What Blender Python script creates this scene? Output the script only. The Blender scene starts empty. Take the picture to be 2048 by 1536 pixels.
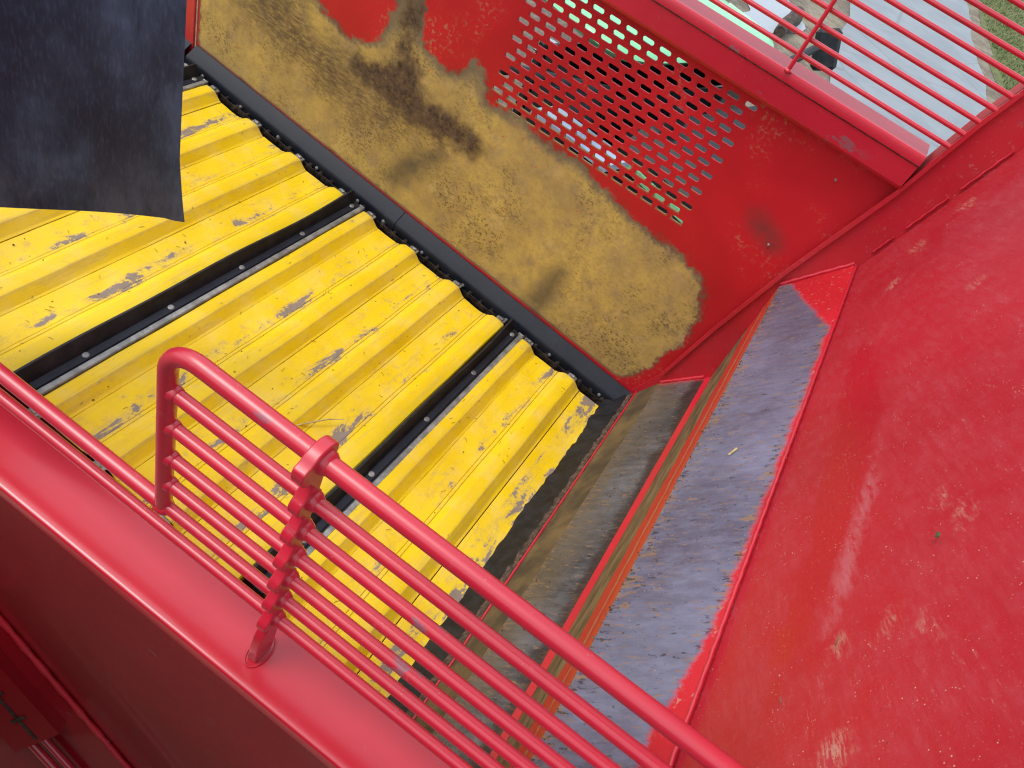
import bpy, math, random
import numpy as np
from mathutils import Vector, Matrix
random.seed(7); rng = np.random.default_rng(7)
R = math.radians
sc = bpy.context.scene
col = sc.collection

# ------------------------------------------------------------------ camera
cam_d = bpy.data.cameras.new('camera'); cam = bpy.data.objects.new('camera', cam_d); col.objects.link(cam)
cam_d.sensor_width = 36.0; cam_d.lens = 36.0 * 1480.0 / 2048.0
cam_d.clip_start = 0.02; cam_d.clip_end = 2000
cam.matrix_world = Matrix(((0.8054, -0.5811, 0.1170, 0.0), (0.4802, 0.5239, -0.7036, 0.0),
                           (0.3475, 0.6229, 0.7009, 2.0), (0, 0, 0, 1)))
sc.camera = cam

# ------------------------------------------------------------------ sky, sun, exposure
SUN_EL, SUN_AZ = 60.0, 238.0
w = bpy.data.worlds.new('World'); sc.world = w; w.use_nodes = True
wn = w.node_tree.nodes; wl = w.node_tree.links; wn.clear()
sky = wn.new('ShaderNodeTexSky'); sky.sky_type = 'NISHITA'; sky.sun_disc = False
sky.sun_elevation = R(SUN_EL); sky.sun_rotation = R(SUN_AZ); sky.air_density = 1.0; sky.dust_density = 4.0; sky.ozone_density = 1.5
hs = wn.new('ShaderNodeHueSaturation'); hs.inputs['Saturation'].default_value = 0.5
bg = wn.new('ShaderNodeBackground'); bg.inputs['Strength'].default_value = 0.10
wo = wn.new('ShaderNodeOutputWorld')
wl.new(sky.outputs[0], hs.inputs['Color']); wl.new(hs.outputs[0], bg.inputs['Color']); 
cl = wn.new('ShaderNodeBackground'); cl.inputs['Color'].default_value = (0.80, 0.89, 1.0, 1); cl.inputs['Strength'].default_value = 0.68   # even cloud layer
ad = wn.new('ShaderNodeAddShader'); wl.new(bg.outputs[0], ad.inputs[0]); wl.new(cl.outputs[0], ad.inputs[1]); wl.new(ad.outputs[0], wo.inputs['Surface'])
sun_d = bpy.data.lights.new('sun', 'SUN'); sun_d.energy = 1.2; sun_d.angle = R(28); sun_d.color = (1.0, 0.965, 0.92)
sun = bpy.data.objects.new('sun', sun_d); col.objects.link(sun)
az = R(SUN_AZ); sd = Vector((math.sin(az) * math.cos(R(SUN_EL)), math.cos(az) * math.cos(R(SUN_EL)), math.sin(R(SUN_EL))))
sun.rotation_euler = (-sd).to_track_quat('-Z', 'Y').to_euler(); sun.location = sd * 30
vs = sc.view_settings; vs.view_transform = 'Standard'; vs.look = 'None'; vs.gamma = 1.0; vs.use_curve_mapping = False
vs.exposure = 0.22
sc.cycles.use_denoising = True; sc.cycles.denoising_prefilter = 'NONE'; sc.cycles.denoising_input_passes = 'RGB_ALBEDO_NORMAL'
sc.cycles.max_bounces = 7; sc.cycles.diffuse_bounces = 3; sc.cycles.glossy_bounces = 3; sc.cycles.use_adaptive_sampling = True; sc.cycles.adaptive_threshold = 0.015
sc.render.film_transparent = False; sc.cycles.filter_width = 1.2

# ------------------------------------------------------------------ node helpers
class M:
    def __init__(s, name, **kw):
        s.m = bpy.data.materials.new(name); s.m.use_nodes = True
        s.t = s.m.node_tree; s.n = s.t.nodes; s.b = s.n['Principled BSDF']
        s.set(**kw); s._pos = s._obj = None
    def set(s, **kw):
        for k, v in kw.items():
            k = {'color': 'Base Color', 'rough': 'Roughness', 'metal': 'Metallic', 'coat': 'Coat Weight', 'coatr': 'Coat Roughness',
                 'spec': 'Specular IOR Level', 'alpha': 'Alpha', 'trans': 'Transmission Weight', 'normal': 'Normal', 'sheen': 'Sheen Weight'}[k]
            i = s.b.inputs[k]
            if isinstance(v, bpy.types.NodeSocket): s.t.links.new(v, i)
            elif isinstance(v, tuple) and len(v) == 3: i.default_value = (*v, 1)
            else: i.default_value = v
        return s
    def pos(s):
        if s._pos is None: s._pos = s.n.new('ShaderNodeNewGeometry').outputs['Position']
        return s._pos
    def obj(s):
        if s._obj is None: s._obj = s.n.new('ShaderNodeTexCoord').outputs['Object']
        return s._obj
    def attr(s, name):
        a = s.n.new('ShaderNodeAttribute'); a.attribute_name = name; return a.outputs['Fac']
    def link(s, v, i):
        if isinstance(v, bpy.types.NodeSocket): s.t.links.new(v, i)
        elif isinstance(v, tuple) and len(v) == 3 and i.type == 'RGBA': i.default_value = (*v, 1)
        else: i.default_value = v
    def map(s, vec, scale=(1, 1, 1), rot=(0, 0, 0), loc=(0, 0, 0)):
        k = s.n.new('ShaderNodeMapping'); s.link(vec, k.inputs['Vector'])
        k.inputs['Scale'].default_value = scale; k.inputs['Rotation'].default_value = rot; k.inputs['Location'].default_value = loc
        return k.outputs[0]
    def noise(s, scale, detail=4, rough=0.55, vec=None, dist=0.0):
        k = s.n.new('ShaderNodeTexNoise'); s.link(vec if vec is not None else s.pos(), k.inputs['Vector'])
        k.inputs['Scale'].default_value = scale; k.inputs['Detail'].default_value = detail
        k.inputs['Roughness'].default_value = rough; k.inputs['Distortion'].default_value = dist
        return k.outputs['Fac']
    def voro(s, scale, vec=None, feature='F1', rnd=1.0):
        k = s.n.new('ShaderNodeTexVoronoi'); k.feature = feature; s.link(vec if vec is not None else s.pos(), k.inputs['Vector'])
        k.inputs['Scale'].default_value = scale; k.inputs['Randomness'].default_value = rnd
        return k.outputs['Distance']
    def math(s, op, a, b=0.0, c=None, clamp=False):
        k = s.n.new('ShaderNodeMath'); k.operation = op; k.use_clamp = clamp
        s.link(a, k.inputs[0]); s.link(b, k.inputs[1])
        if c is not None: s.link(c, k.inputs[2])
        return k.outputs[0]
    def step(s, v, lo, hi, a=0.0, b=1.0):
        k = s.n.new('ShaderNodeMapRange'); k.interpolation_type = 'SMOOTHSTEP'
        s.link(v, k.inputs['Value']); s.link(lo, k.inputs['From Min']); s.link(hi, k.inputs['From Max'])
        s.link(a, k.inputs['To Min']); s.link(b, k.inputs['To Max'])
        return k.outputs['Result']
    def mix(s, f, a, b):
        k = s.n.new('ShaderNodeMix'); k.data_type = 'RGBA'
        s.link(f, k.inputs['Factor']); s.link(a, k.inputs['A']); s.link(b, k.inputs['B'])
        # sockets by type: pick the colour ones
        return k.outputs['Result'] if k.outputs['Result'].type == 'RGBA' else [o for o in k.outputs if o.type == 'RGBA'][0]
    def sep(s, vec):
        k = s.n.new('ShaderNodeSeparateXYZ'); s.link(vec, k.inputs[0]); return k.outputs
    def bump(s, h, strength=0.3, dist=0.01):
        k = s.n.new('ShaderNodeBump'); s.link(h, k.inputs['Height']); k.inputs['Strength'].default_value = strength
        k.inputs['Distance'].default_value = dist; return k.outputs[0]
def _mix(s, f, a, b):
    k = s.n.new('ShaderNodeMix'); k.data_type = 'RGBA'
    ins = {i.identifier: i for i in k.inputs}
    s.link(f, ins['Factor_Float']); s.link(a, ins['A_Color']); s.link(b, ins['B_Color'])
    return [o for o in k.outputs if o.identifier == 'Result_Color'][0]
M.mix = _mix

RED = (0.50, 0.010, 0.026)
OCHRE_C = (0.36, 0.235, 0.062)
MUD_C = (0.075, 0.052, 0.034)
def red_paint(name, dust=0.5, rough=0.32, coat=0.5, base=RED, streak=None, bumpy=0.06, coatr=.18, spec=.5):
    m = M(name)
    big = m.noise(2.2, 3); fine = m.noise(95, 3, 0.6)
    c = m.mix(m.step(big, .3, .7), tuple(x * .86 for x in base), tuple(min(1, x * 1.06) for x in base))
    # dry dust, patchy, and small specks of clay
    patch = m.step(m.noise(7, 5, 0.6), .52, .74)
    vec = m.map(m.pos(), *streak) if streak else m.pos()
    sp = m.math('MULTIPLY', m.step(m.noise(60, 4, 0.65, vec), .60, .70), m.math('ADD', patch, 0.12))
    c = m.mix(m.math('MULTIPLY', sp, dust, clamp=True), c, (0.46, 0.27, 0.19))
    specks = m.step(m.voro(120), .16, .08)
    specks = m.math('MULTIPLY', specks, m.step(m.noise(23, 2), .58, .66))
    c = m.mix(m.math('MULTIPLY', specks, min(1, dust * 1.3), clamp=True), c, (0.55, 0.40, 0.30))
    film = m.math('MULTIPLY', m.step(m.noise(1.6, 4, .6), .35, .75), 0.14 * dust)
    c = m.mix(film, c, (0.5, 0.3, 0.25))
    scf = m.math('MULTIPLY', m.step(m.noise(16, 5, .65, m.map(m.pos(), (.45, 1, 1), loc=(1.3, .2, 4))), .655, .68), m.step(m.noise(3, 2), .42, .56))
    c = m.mix(m.math('MULTIPLY', scf, .75), c, (0.20, 0.10, 0.12))
    r = m.math('ADD', m.math('MULTIPLY', fine, 0.12), m.math('MULTIPLY_ADD', sp, 0.25 * dust, rough - 0.05))
    m.set(color=c, rough=r, coat=coat, coatr=coatr, spec=spec, normal=m.bump(m.noise(30, 3), bumpy, 0.004))
    return m
MAT = {}
MAT['red'] = red_paint('red_paint', 0.45).m
MAT['red_beam'] = red_paint('red_paint_beam', 0.30, 0.42, 0.22, (0.50, 0.010, 0.030), coatr=.3, spec=.4).m
MAT['red_gloss'] = red_paint('red_paint_gloss', 0.10, 0.30, 0.7, bumpy=0.02, coatr=.14).m
MAT['red_skin_shaded'] = red_paint('red_paint_shaded', 0.05, 0.34, 0.35, (0.27, 0.004, 0.010), bumpy=0.0, coatr=.05, spec=.35).m  # same red with the outer panels' shade put into a darker base
MAT['red_rail'] = red_paint('red_paint_rail', 0.28, 0.30, 0.7, (0.56, 0.012, 0.034), bumpy=0.03, coatr=.32).m
MAT['red_dusty'] = red_paint('red_paint_dusty', 0.8, 0.46, 0.15, coatr=.35, spec=.35).m
MAT['red_plate'] = red_paint('red_paint_scratched', 0.9, 0.36, 0.4, (0.50, 0.014, 0.026), streak=((1.0, 0.45, 0.16), (0, 0.3, 0))).m

def back_plate_material():
    m = M('scratched_red_plate')
    v = m.map(m.pos(), (1.0, 1.0, .32), (0, 0, 0)); d = m.map(m.map(m.pos(), (1, 1, 1), (R(24), 0, 0)), (1, .16, 1.0))
    big = m.noise(1.4, 3, .5); mid = m.noise(9, 6, .7); scr = m.noise(85, 5, .75, d); fine = m.noise(210, 4, .75)
    c = m.mix(m.step(big, .32, .68), (0.385, 0.007, 0.018), (0.47, 0.010, 0.023))
    # dry scuffed film, streaky, and darker washed tongues
    wet = m.step(m.math('ADD', m.attr('damp'), m.math('MULTIPLY_ADD', m.noise(12, 4, .6), .07, -.035)), -.012, .016)
    film = m.math('MULTIPLY', m.math('MULTIPLY_ADD', m.step(scr, .38, .70), .7, .3), m.step(mid, .25, .75))
    film = m.math('MULTIPLY', film, m.math('MULTIPLY_ADD', wet, -.85, 1.0))
    c = m.mix(m.math('MULTIPLY', film, .34), c, (0.50, 0.12, 0.15))
    c = m.mix(m.math('MULTIPLY', m.step(fine, .60, .72), .30), c, (0.60, 0.30, 0.27))
    # clay scuffs
    scf = m.math('MULTIPLY', m.step(m.math('ADD', m.attr('scuff'), m.math('MULTIPLY_ADD', mid, .05, -.025)), -.010, .018), m.step(scr, .36, .60))
    c = m.mix(m.math('MULTIPLY', scf, .34), c, (0.55, 0.24, 0.27))
    cl = m.math('MULTIPLY', m.step(m.math('ADD', m.attr('clay'), m.math('MULTIPLY_ADD', mid, .12, -.06)), -.012, .025), m.step(m.noise(150, 5, .8, d), .47, .57))
    c = m.mix(m.math('MULTIPLY', cl, .70), c, (0.52, 0.30, 0.22))
    sp = m.math('MULTIPLY', m.step(m.voro(150), .20, .09), m.step(m.noise(26, 3), .54, .62))
    c = m.mix(m.math('MULTIPLY', sp, .8), c, (0.60, 0.42, 0.30))
    gr = m.math('MULTIPLY', m.step(m.noise(140, 5, .8, d), .60, .70), m.step(m.noise(7, 4), .40, .68))
    c = m.mix(m.math('MULTIPLY', gr, .45), c, (0.58, 0.36, 0.30))
    dk = m.math('MULTIPLY', m.step(m.voro(85, m.map(m.pos(), (1, 1, 1), loc=(5, 2, 1))), .13, .07), m.step(m.noise(14, 2), .55, .6))
    c = m.mix(m.math('MULTIPLY', dk, .7), c, (0.16, 0.02, 0.02))
    m.set(color=c, rough=m.math('MULTIPLY_ADD', wet, -.16, m.math('MULTIPLY_ADD', scr, .2, .40)), coat=.12, coatr=.35, spec=.4, normal=m.bump(m.math('ADD', scr, mid), .10, .004))
    return m.m
MAT['red_plate'] = back_plate_material()

def wall_material():
    m = M('worn_red_wall')
    wear = m.attr('wear'); mud = m.attr('mud'); smear = m.attr('smear'); ring = m.attr('ring')
    n1 = m.noise(9, 6, 0.62); n2 = m.noise(55, 4, 0.6)
    red = m.mix(m.step(m.noise(2.5, 3), .3, .7), (0.42, 0.008, 0.016), (0.56, 0.012, 0.022))
    dpatch = m.step(m.noise(5, 5, .6), .5, .72)
    dsp = m.math('MULTIPLY', m.step(m.noise(75, 4, .65), .53, .64), dpatch)
    red = m.mix(m.math('MULTIPLY', dsp, .75), red, (0.38, 0.22, 0.13))
    # clay film
    och = m.mix(m.step(m.noise(3.5, 4), .35, .68), (0.43, 0.300, 0.095), (0.58, 0.410, 0.105))
    och = m.mix(m.step(m.noise(16, 5, .65), .45, .8), och, (0.36, 0.255, 0.13))
    blot = m.step(m.noise(4.2, 5, .6, dist=.3), .42, .66)
    fl = m.step(m.noise(64, 6, .75, m.map(m.pos(), (1, 1, 1.5), (0, 0.5, 0))), .50, .60)
    och = m.mix(m.math('MULTIPLY', fl, m.math('MULTIPLY_ADD', blot, .72, .16)), och, (0.085, 0.062, 0.030))
    mot = m.step(m.noise(15, 6, .72, dist=.25), .44, .62)
    och = m.mix(m.math('MULTIPLY', mot, .34), och, (0.25, 0.170, 0.075))
    pale = m.step(m.noise(8, 5, .65, m.map(m.pos(), (1, 1, 1), loc=(4, 0, 7))), .55, .70)
    och = m.mix(m.math('MULTIPLY', pale, .45), och, (0.58, 0.42, 0.17))
    soft = m.math('MULTIPLY', m.step(m.noise(28, 5, .7), .46, .72), blot)
    och = m.mix(m.math('MULTIPLY', soft, .70), och, (0.135, 0.098, 0.045))
    # grey rim where the paint has thinned
    e = m.math('ADD', wear, m.math('MULTIPLY', m.attr('rough_edge'), m.math('ADD', m.math('MULTIPLY_ADD', n1, .11, -.055), m.math('MULTIPLY_ADD', n2, .055, -.0275))))
    zz = m.sep(m.pos())[2]
    greyw = m.math('MULTIPLY_ADD', m.step(zz, .56, .90), .10, .012)
    och = m.mix(m.step(e, m.math('MULTIPLY', greyw, 1.0), 0.0, 0.0, .9), och, (0.155, 0.125, 0.085))
    mm = m.math('ADD', mud, m.math('MULTIPLY_ADD', n1, .16, -.08))
    mf = m.step(mm, -.035, .03)
    mf = m.math('MULTIPLY', mf, m.step(m.noise(50, 5, .75), .30, .55, .72, 1.0))
    mudc = m.mix(m.step(m.noise(30, 5, .7), .35, .65), (0.040, 0.025, 0.017), (0.125, 0.076, 0.048))
    och = m.mix(mf, och, mudc)
    m2 = m.math('ADD', m.attr('mud2'), m.math('MULTIPLY_ADD', n1, .26, -.13))
    mf2 = m.math('MULTIPLY', m.step(m2, -.10, .14), m.step(m.noise(60, 5, .7, m.map(m.pos(), (.45, 1, 1.4), (0, .55, 0))), .32, .60, .25, 0.9))
    och = m.mix(mf2, och, (0.095, 0.062, 0.036))
    c = m.mix(m.step(e, -.012, .008), red, och)
    rimf = m.math('MULTIPLY', m.step(m.math('ABSOLUTE', m.math('ADD', e, .004)), .026, .0), m.step(m.noise(11, 4, .6), .42, .68))
    c = m.mix(m.math('MULTIPLY', rimf, .50), c, (0.085, 0.055, 0.032))
    # dirt scraped along the lower lips of the slots
    rg = m.math('ADD', ring, m.math('MULTIPLY_ADD', n2, .5, -.25))
    c = m.mix(m.math('MULTIPLY', m.step(rg, .45, .75), .85), c, (0.25, 0.16, 0.06))
    sf = m.math('MULTIPLY', m.step(m.math('ADD', smear, m.math('MULTIPLY_ADD', n1, .08, -.04)), -.06, .05), .80)
    c = m.mix(sf, c, (0.055, 0.048, 0.042))
    # paint chips: bare red dots where potatoes and stones hit
    chip = m.math('MULTIPLY', m.step(m.voro(22), .085, .060), m.step(m.noise(4.5, 2), .52, .60))
    c = m.mix(m.math('MULTIPLY', chip, m.step(e, 0, .03)), c, (0.55, 0.06, 0.05))
    rough = m.step(e, -.01, .01, .45, .75)
    m.set(color=c, rough=rough, coat=m.step(e, -.01, .01, .12, 0.0), coatr=.35, spec=.35,
          normal=m.bump(m.math('ADD', m.math('MULTIPLY', n2, .4), m.math('MULTIPLY', mf, .6)), .25, .004))
    return m.m
MAT['wall'] = wall_material()

def yellow_material():
    m = M('worn_yellow')
    uv = m.sep(m.obj()); x = uv[0]; pat = m.attr('valley')
    c = m.mix(m.step(m.noise(3, 4), .3, .7), (0.80, 0.545, 0.004), (0.88, 0.635, 0.012))
    # dusty bloom
    d = m.step(m.noise(11, 5, .6), .42, .78)
    c = m.mix(m.math('MULTIPLY', d, .45), c, (0.80, 0.60, 0.16))
    d2 = m.step(m.noise(26, 5, .7), .52, .72)
    c = m.mix(m.math('MULTIPLY', d2, m.math('MULTIPLY_ADD', pat, .42, .14)), c, (0.50, 0.35, 0.12))
    ln = m.step(m.noise(26, 5, .7, m.map(m.pos(), (2.4, .12, 1))), .53, .66)
    c = m.mix(m.math('MULTIPLY', ln, .30), c, (0.52, 0.36, 0.11))
    # grime lines at the edges of the ridges
    g = m.attr('grime')
    gf = m.math('MULTIPLY', m.step(m.math('ADD', g, m.math('MULTIPLY_ADD', m.noise(30, 4, .65), .9, -.45)), .30, .95), .50)
    c = m.mix(gf, c, (0.46, 0.31, 0.09))
    sm = m.attr('seam')
    c = m.mix(m.math('MULTIPLY', m.step(sm, .55, .95), .8), c, (0.10, 0.07, 0.03))
    # grey worn-through patches, strings of them along the slat
    v = m.map(m.pos(), (1.0, .42, 1.0))
    w1 = m.noise(14, 6, .66, v, .5); w2 = m.noise(80, 5, .75)
    wf = m.math('ADD', m.math('ADD', w1, m.math('MULTIPLY_ADD', w2, .24, -.12)), m.math('MULTIPLY_ADD', m.attr('worn'), .21, -.15))
    halo = m.step(wf, .46, .60)
    c = m.mix(m.math('MULTIPLY', halo, .55), c, (0.50, 0.36, 0.13))
    wf = m.step(wf, .566, .590)
    c = m.mix(m.math('MULTIPLY', wf, .92), c, m.mix(m.noise(40, 3), (0.17, 0.135, 0.125), (0.28, 0.235, 0.215)))
    # crumbs
    cr = m.math('MULTIPLY', m.step(m.voro(110), .13, .07), m.step(m.noise(19, 2), .57, .64))
    c = m.mix(m.math('MULTIPLY', cr, .85), c, (0.10, 0.06, 0.03))
    m.set(color=c, rough=m.math('MULTIPLY_ADD', d, .15, .42), spec=.35,
          normal=m.bump(m.noise(18, 3), .12, .01))
    return m.m
MAT['yellow'] = yellow_material()

def simple(name, c1, c2, scale, rough, bump=.2, metal=0.0, spec=.5, vecscale=(1, 1, 1), lo=.35, hi=.65, detail=5, coat=0.0):
    m = M(name); v = m.map(m.pos(), vecscale)
    n = m.noise(scale, detail, .6, v)
    m.set(color=m.mix(m.step(n, lo, hi), c1, c2), rough=m.math('MULTIPLY_ADD', n, .2, rough - .1), metal=metal, spec=spec, coat=coat,
          normal=m.bump(m.noise(scale * 3, 4), bump, .004))
    return m
MAT['rubber'] = simple('black_rubber', (0.008, 0.008, 0.010), (0.020, 0.020, 0.024), 22, .55, spec=.35).m
m = simple('black_plastic', (0.010, 0.013, 0.021), (0.017, 0.021, 0.032), 9, .55, .08, spec=.28)
c0 = m.b.inputs['Base Color'].links[0].from_socket
m.set(color=m.mix(m.math('MULTIPLY', m.step(m.voro(70), .07, .03), m.step(m.noise(15, 2), .5, .6)), c0, (0.30, 0.30, 0.30)))
MAT['plastic'] = m.m
MAT['dark'] = simple('dark_greasy_steel', (0.010, 0.009, 0.008), (0.045, 0.032, 0.024), 35, .45, .4).m
MAT['zinc'] = simple('galvanised_steel', (0.20, 0.21, 0.20), (0.38, 0.39, 0.37), 25, .48, .15, .55).m
MAT['grey_worn'] = simple('worn_grey_edge', (0.17, 0.15, 0.13), (0.34, 0.31, 0.28), 45, .6, .3).m
MAT['pin'] = simple('polished_pin', (0.5, 0.48, 0.45), (0.8, 0.78, 0.75), 60, .25, .1, .9).m
MAT['rusty'] = simple('rusty_edge', (0.035, 0.024, 0.020), (0.14, 0.085, 0.06), 60, .8, .6).m
MAT['ochre'] = simple('dried_clay', (0.20, 0.14, 0.045), (0.34, 0.24, 0.075), 14, .8, .5).m
MAT['lip'] = simple('clay_film', (0.055, 0.040, 0.024), (0.17, 0.115, 0.045), 6, .75, .4).m
MAT['darkred'] = simple('dark_red_frame', (0.10, 0.006, 0.010), (0.20, 0.010, 0.016), 20, .5, .2).m
MAT['blackp0'] = simple('checker_plate', (0.03, 0.03, 0.032), (0.07, 0.07, 0.07), 12, .5).m
MAT['straw'] = simple('straw', (0.40, 0.30, 0.12), (0.60, 0.48, 0.24), 40, .7).m
MAT['twig'] = simple('twig', (0.08, 0.05, 0.02), (0.18, 0.12, 0.06), 40, .8).m
MAT['leafbit'] = simple('green_leaf_bit', (0.05, 0.08, 0.03), (0.16, 0.17, 0.08), 40, .7).m
MAT['crumb'] = simple('soil_crumb', (0.05, 0.032, 0.02), (0.16, 0.10, 0.06), 60, .9).m

def curtain_material():
    m = M('scuffed_rubber_sheet')
    v = m.map(m.pos(), (1, 1, .22)); v2 = m.map(m.pos(), (1, 1, .45))
    a = m.step(m.noise(9, 6, .65, v), .35, .75); b = m.step(m.noise(2.8, 4, .6), .40, .70)
    fine = m.noise(160, 3, .7, v)
    f = m.math('MULTIPLY_ADD', m.math('MULTIPLY', a, b), .85, m.math('MULTIPLY', m.step(fine, .45, .75), .25), clamp=True)
    c = m.mix(f, (0.016, 0.032, 0.060), (0.105, 0.175, 0.280))
    s = m.math('MULTIPLY', m.step(m.noise(55, 4, .7, v2), .69, .76), m.step(m.noise(5, 2), .45, .6))
    c = m.mix(s, c, (0.22, 0.23, 0.25))
    dz_ = m.math('MULTIPLY', m.step(m.sep(m.pos())[2], .78, .52), m.step(m.noise(7, 6, .7, m.map(m.pos(), (1, 1, .5))), .36, .66))
    c = m.mix(m.math('MULTIPLY', dz_, .42), c, (0.16, 0.20, 0.25))
    m.set(color=c, rough=m.math('MULTIPLY_ADD', f, .2, .45), normal=m.bump(m.noise(30, 5, .6, v), .15, .006))
    return m.m
MAT['curtain'] = curtain_material()

def steel_plate(name, steel1, steel2, rust, red_lo, red_hi, dirt=0.0, clay_lo=None):
    """a scoured steel plate with the red paint left along its borders; s = position across the plate (attr 'across'), y = world y"""
    m = M(name)
    s = m.attr('across'); y = m.sep(m.pos())[1]
    streak = m.map(m.pos(), (1, .16, 1), (0, 0, 0))
    sv = m.map(m.pos(), (.18, 1.6, .18))
    st = m.noise(34, 6, .72, m.map(m.pos(), (.5, 1.3, .5))); big = m.noise(3.2, 4, .6)
    c = m.mix(m.math('MULTIPLY_ADD', m.step(st, .3, .72), .45, m.math('MULTIPLY', m.step(big, .3, .7), .5), clamp=True), steel1, steel2)
    rn = m.noise(75, 5, .75, m.map(m.pos(), (.35, 1.5, .35)))
    tone = m.step(m.math('ADD', m.noise(2.3, 3, .5, m.map(m.pos(), (.6, 1, .6), loc=(0, .35, 0))), m.math('MULTIPLY_ADD', y, -.05, .07)), .38, .62)
    c = m.mix(m.math('MULTIPLY_ADD', tone, -.42, .42), c, tuple(v_ * .75 for v_ in steel1))
    edge = m.step(m.math('ABSOLUTE', m.math('SUBTRACT', s, .5)), .22, .5)
    rf = m.step(m.math('ADD', rn, m.math('MULTIPLY', edge, .07)), .575, .635)
    c = m.mix(m.math('MULTIPLY', rf, rust), c, m.mix(m.noise(90, 3), (0.36, 0.19, 0.075), (0.50, 0.36, 0.20)))
    df = m.step(m.math('ADD', m.noise(85, 5, .75, m.map(m.pos(), (.5, 1.2, .5), loc=(3, 1, 2))), m.math('MULTIPLY', edge, .06)), .60, .66)
    c = m.mix(m.math('MULTIPLY', df, .7), c, (0.03, 0.027, 0.030))
    wv = m.math('MULTIPLY', m.step(m.voro(95), .17, .08), m.step(m.noise(17, 2), .52, .6))
    c = m.mix(m.math('MULTIPLY', wv, .6), c, (0.62, 0.58, 0.50))
    if dirt:
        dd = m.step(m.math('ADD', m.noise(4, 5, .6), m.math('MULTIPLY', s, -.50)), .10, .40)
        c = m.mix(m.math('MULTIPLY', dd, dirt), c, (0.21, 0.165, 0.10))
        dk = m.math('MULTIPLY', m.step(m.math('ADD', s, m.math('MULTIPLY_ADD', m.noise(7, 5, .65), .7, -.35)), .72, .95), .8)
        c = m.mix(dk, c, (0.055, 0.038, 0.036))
    red = m.mix(m.step(m.noise(3, 3), .3, .7), (0.46, 0.010, 0.018), (0.58, 0.014, 0.026))
    sp = m.step(m.noise(75, 4, .65), .60, .68)
    red = m.mix(m.math('MULTIPLY', sp, .5), red, (0.50, 0.32, 0.24))
    e = m.math('ADD', m.attr('redk'), m.math('ADD', m.math('MULTIPLY_ADD', m.noise(9, 5, .6, sv), .085, -.0425), m.math('MULTIPLY_ADD', m.noise(90, 5, .7, sv), .06, -.03)))
    k = m.step(e, -.022, .026)
    c = m.mix(k, c, red)
    if clay_lo is not None:
        cl = m.step(m.math('ADD', s, m.math('MULTIPLY_ADD', m.noise(20, 4), .05, -.025)), clay_lo + .02, clay_lo - .01)
        c = m.mix(cl, c, m.mix(m.noise(20, 4), (0.18, 0.13, 0.045), (0.30, 0.21, 0.07)))
        k = m.math('MAXIMUM', k, cl)
    met = m.step(k, 0, 1, .55, 0.0)
    m.set(color=c, metal=met, rough=m.math('MULTIPLY_ADD', tone, -.10, m.math('MULTIPLY_ADD', st, .20, .40)), normal=m.bump(m.math('ADD', m.math('MULTIPLY', st, .5), rn), .14, .003))
    return m.m
MAT['steel_hi'] = steel_plate('scoured_steel_plate', (0.15, 0.145, 0.21), (0.36, 0.40, 0.57), .75, 0, 0)
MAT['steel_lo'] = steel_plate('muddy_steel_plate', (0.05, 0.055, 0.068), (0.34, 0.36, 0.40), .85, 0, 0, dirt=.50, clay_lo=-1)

def riser_material():
    m = M('clay_on_riser'); s = m.attr('across')
    n = m.noise(25, 5, .6, m.map(m.pos(), (1, .4, 1)))
    red = m.mix(m.noise(12, 3), (0.48, 0.012, 0.018), (0.60, 0.030, 0.016))
    clay = m.mix(m.step(n, .35, .65), (0.085, 0.062, 0.036), (0.24, 0.170, 0.085))
    e = m.math('ADD', s, m.math('MULTIPLY_ADD', m.noise(18, 4), .10, -.05))
    f = m.math('MULTIPLY', m.step(e, .02, .05), m.step(e, .60, .54))
    c = m.mix(f, red, clay)
    ln = m.math('MULTIPLY', m.step(m.math('ABSOLUTE', m.math('SUBTRACT', e, .80)), .03, .01), .7)
    c = m.mix(ln, c, (0.33, 0.23, 0.12))
    c = m.mix(m.step(s, .86, .94, 0, .5), c, (0.55, 0.085, 0.020))
    m.set(color=c, rough=.62, normal=m.bump(n, .4, .006)); return m.m
MAT['riser'] = riser_material()

# ------------------------------------------------------------------ mesh helpers
def mesh_obj(name, verts, faces, mat, parent=None, smooth=False, attrs=None, loc=None):
    me = bpy.data.meshes.new(name); me.from_pydata([tuple(v) for v in verts], [], faces); me.update()
    if mat is not None: me.materials.append(MAT[mat] if isinstance(mat, str) else mat)
    if attrs:
        for k, v in attrs.items():
            a = me.attributes.new(k, 'FLOAT', 'POINT'); a.data.foreach_set('value', np.asarray(v, dtype=np.float32))
    if smooth: me.polygons.foreach_set('use_smooth', [True] * len(me.polygons))
    o = bpy.data.objects.new(name, me); col.objects.link(o)
    if parent: o.parent = parent
    if loc: o.location = loc
    return o
def empty(name, loc=(0, 0, 0), rot=(0, 0, 0)):
    o = bpy.data.objects.new(name, None); col.objects.link(o); o.location = loc; o.rotation_euler = rot
    o.empty_display_size = .1; return o
def tag(o, label=None, cat=None, group=None, kind=None):
    if label: o['label'] = label
    if cat: o['category'] = cat
    if group: o['group'] = group
    if kind: o['kind'] = kind
    return o
def share(src, name, parent, loc=(0, 0, 0), rot=None, scale=None):
    o = bpy.data.objects.new(name, src.data); col.objects.link(o); o.parent = parent; o.location = loc
    if rot: o.rotation_euler = rot
    if scale: o.scale = scale
    return o
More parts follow.
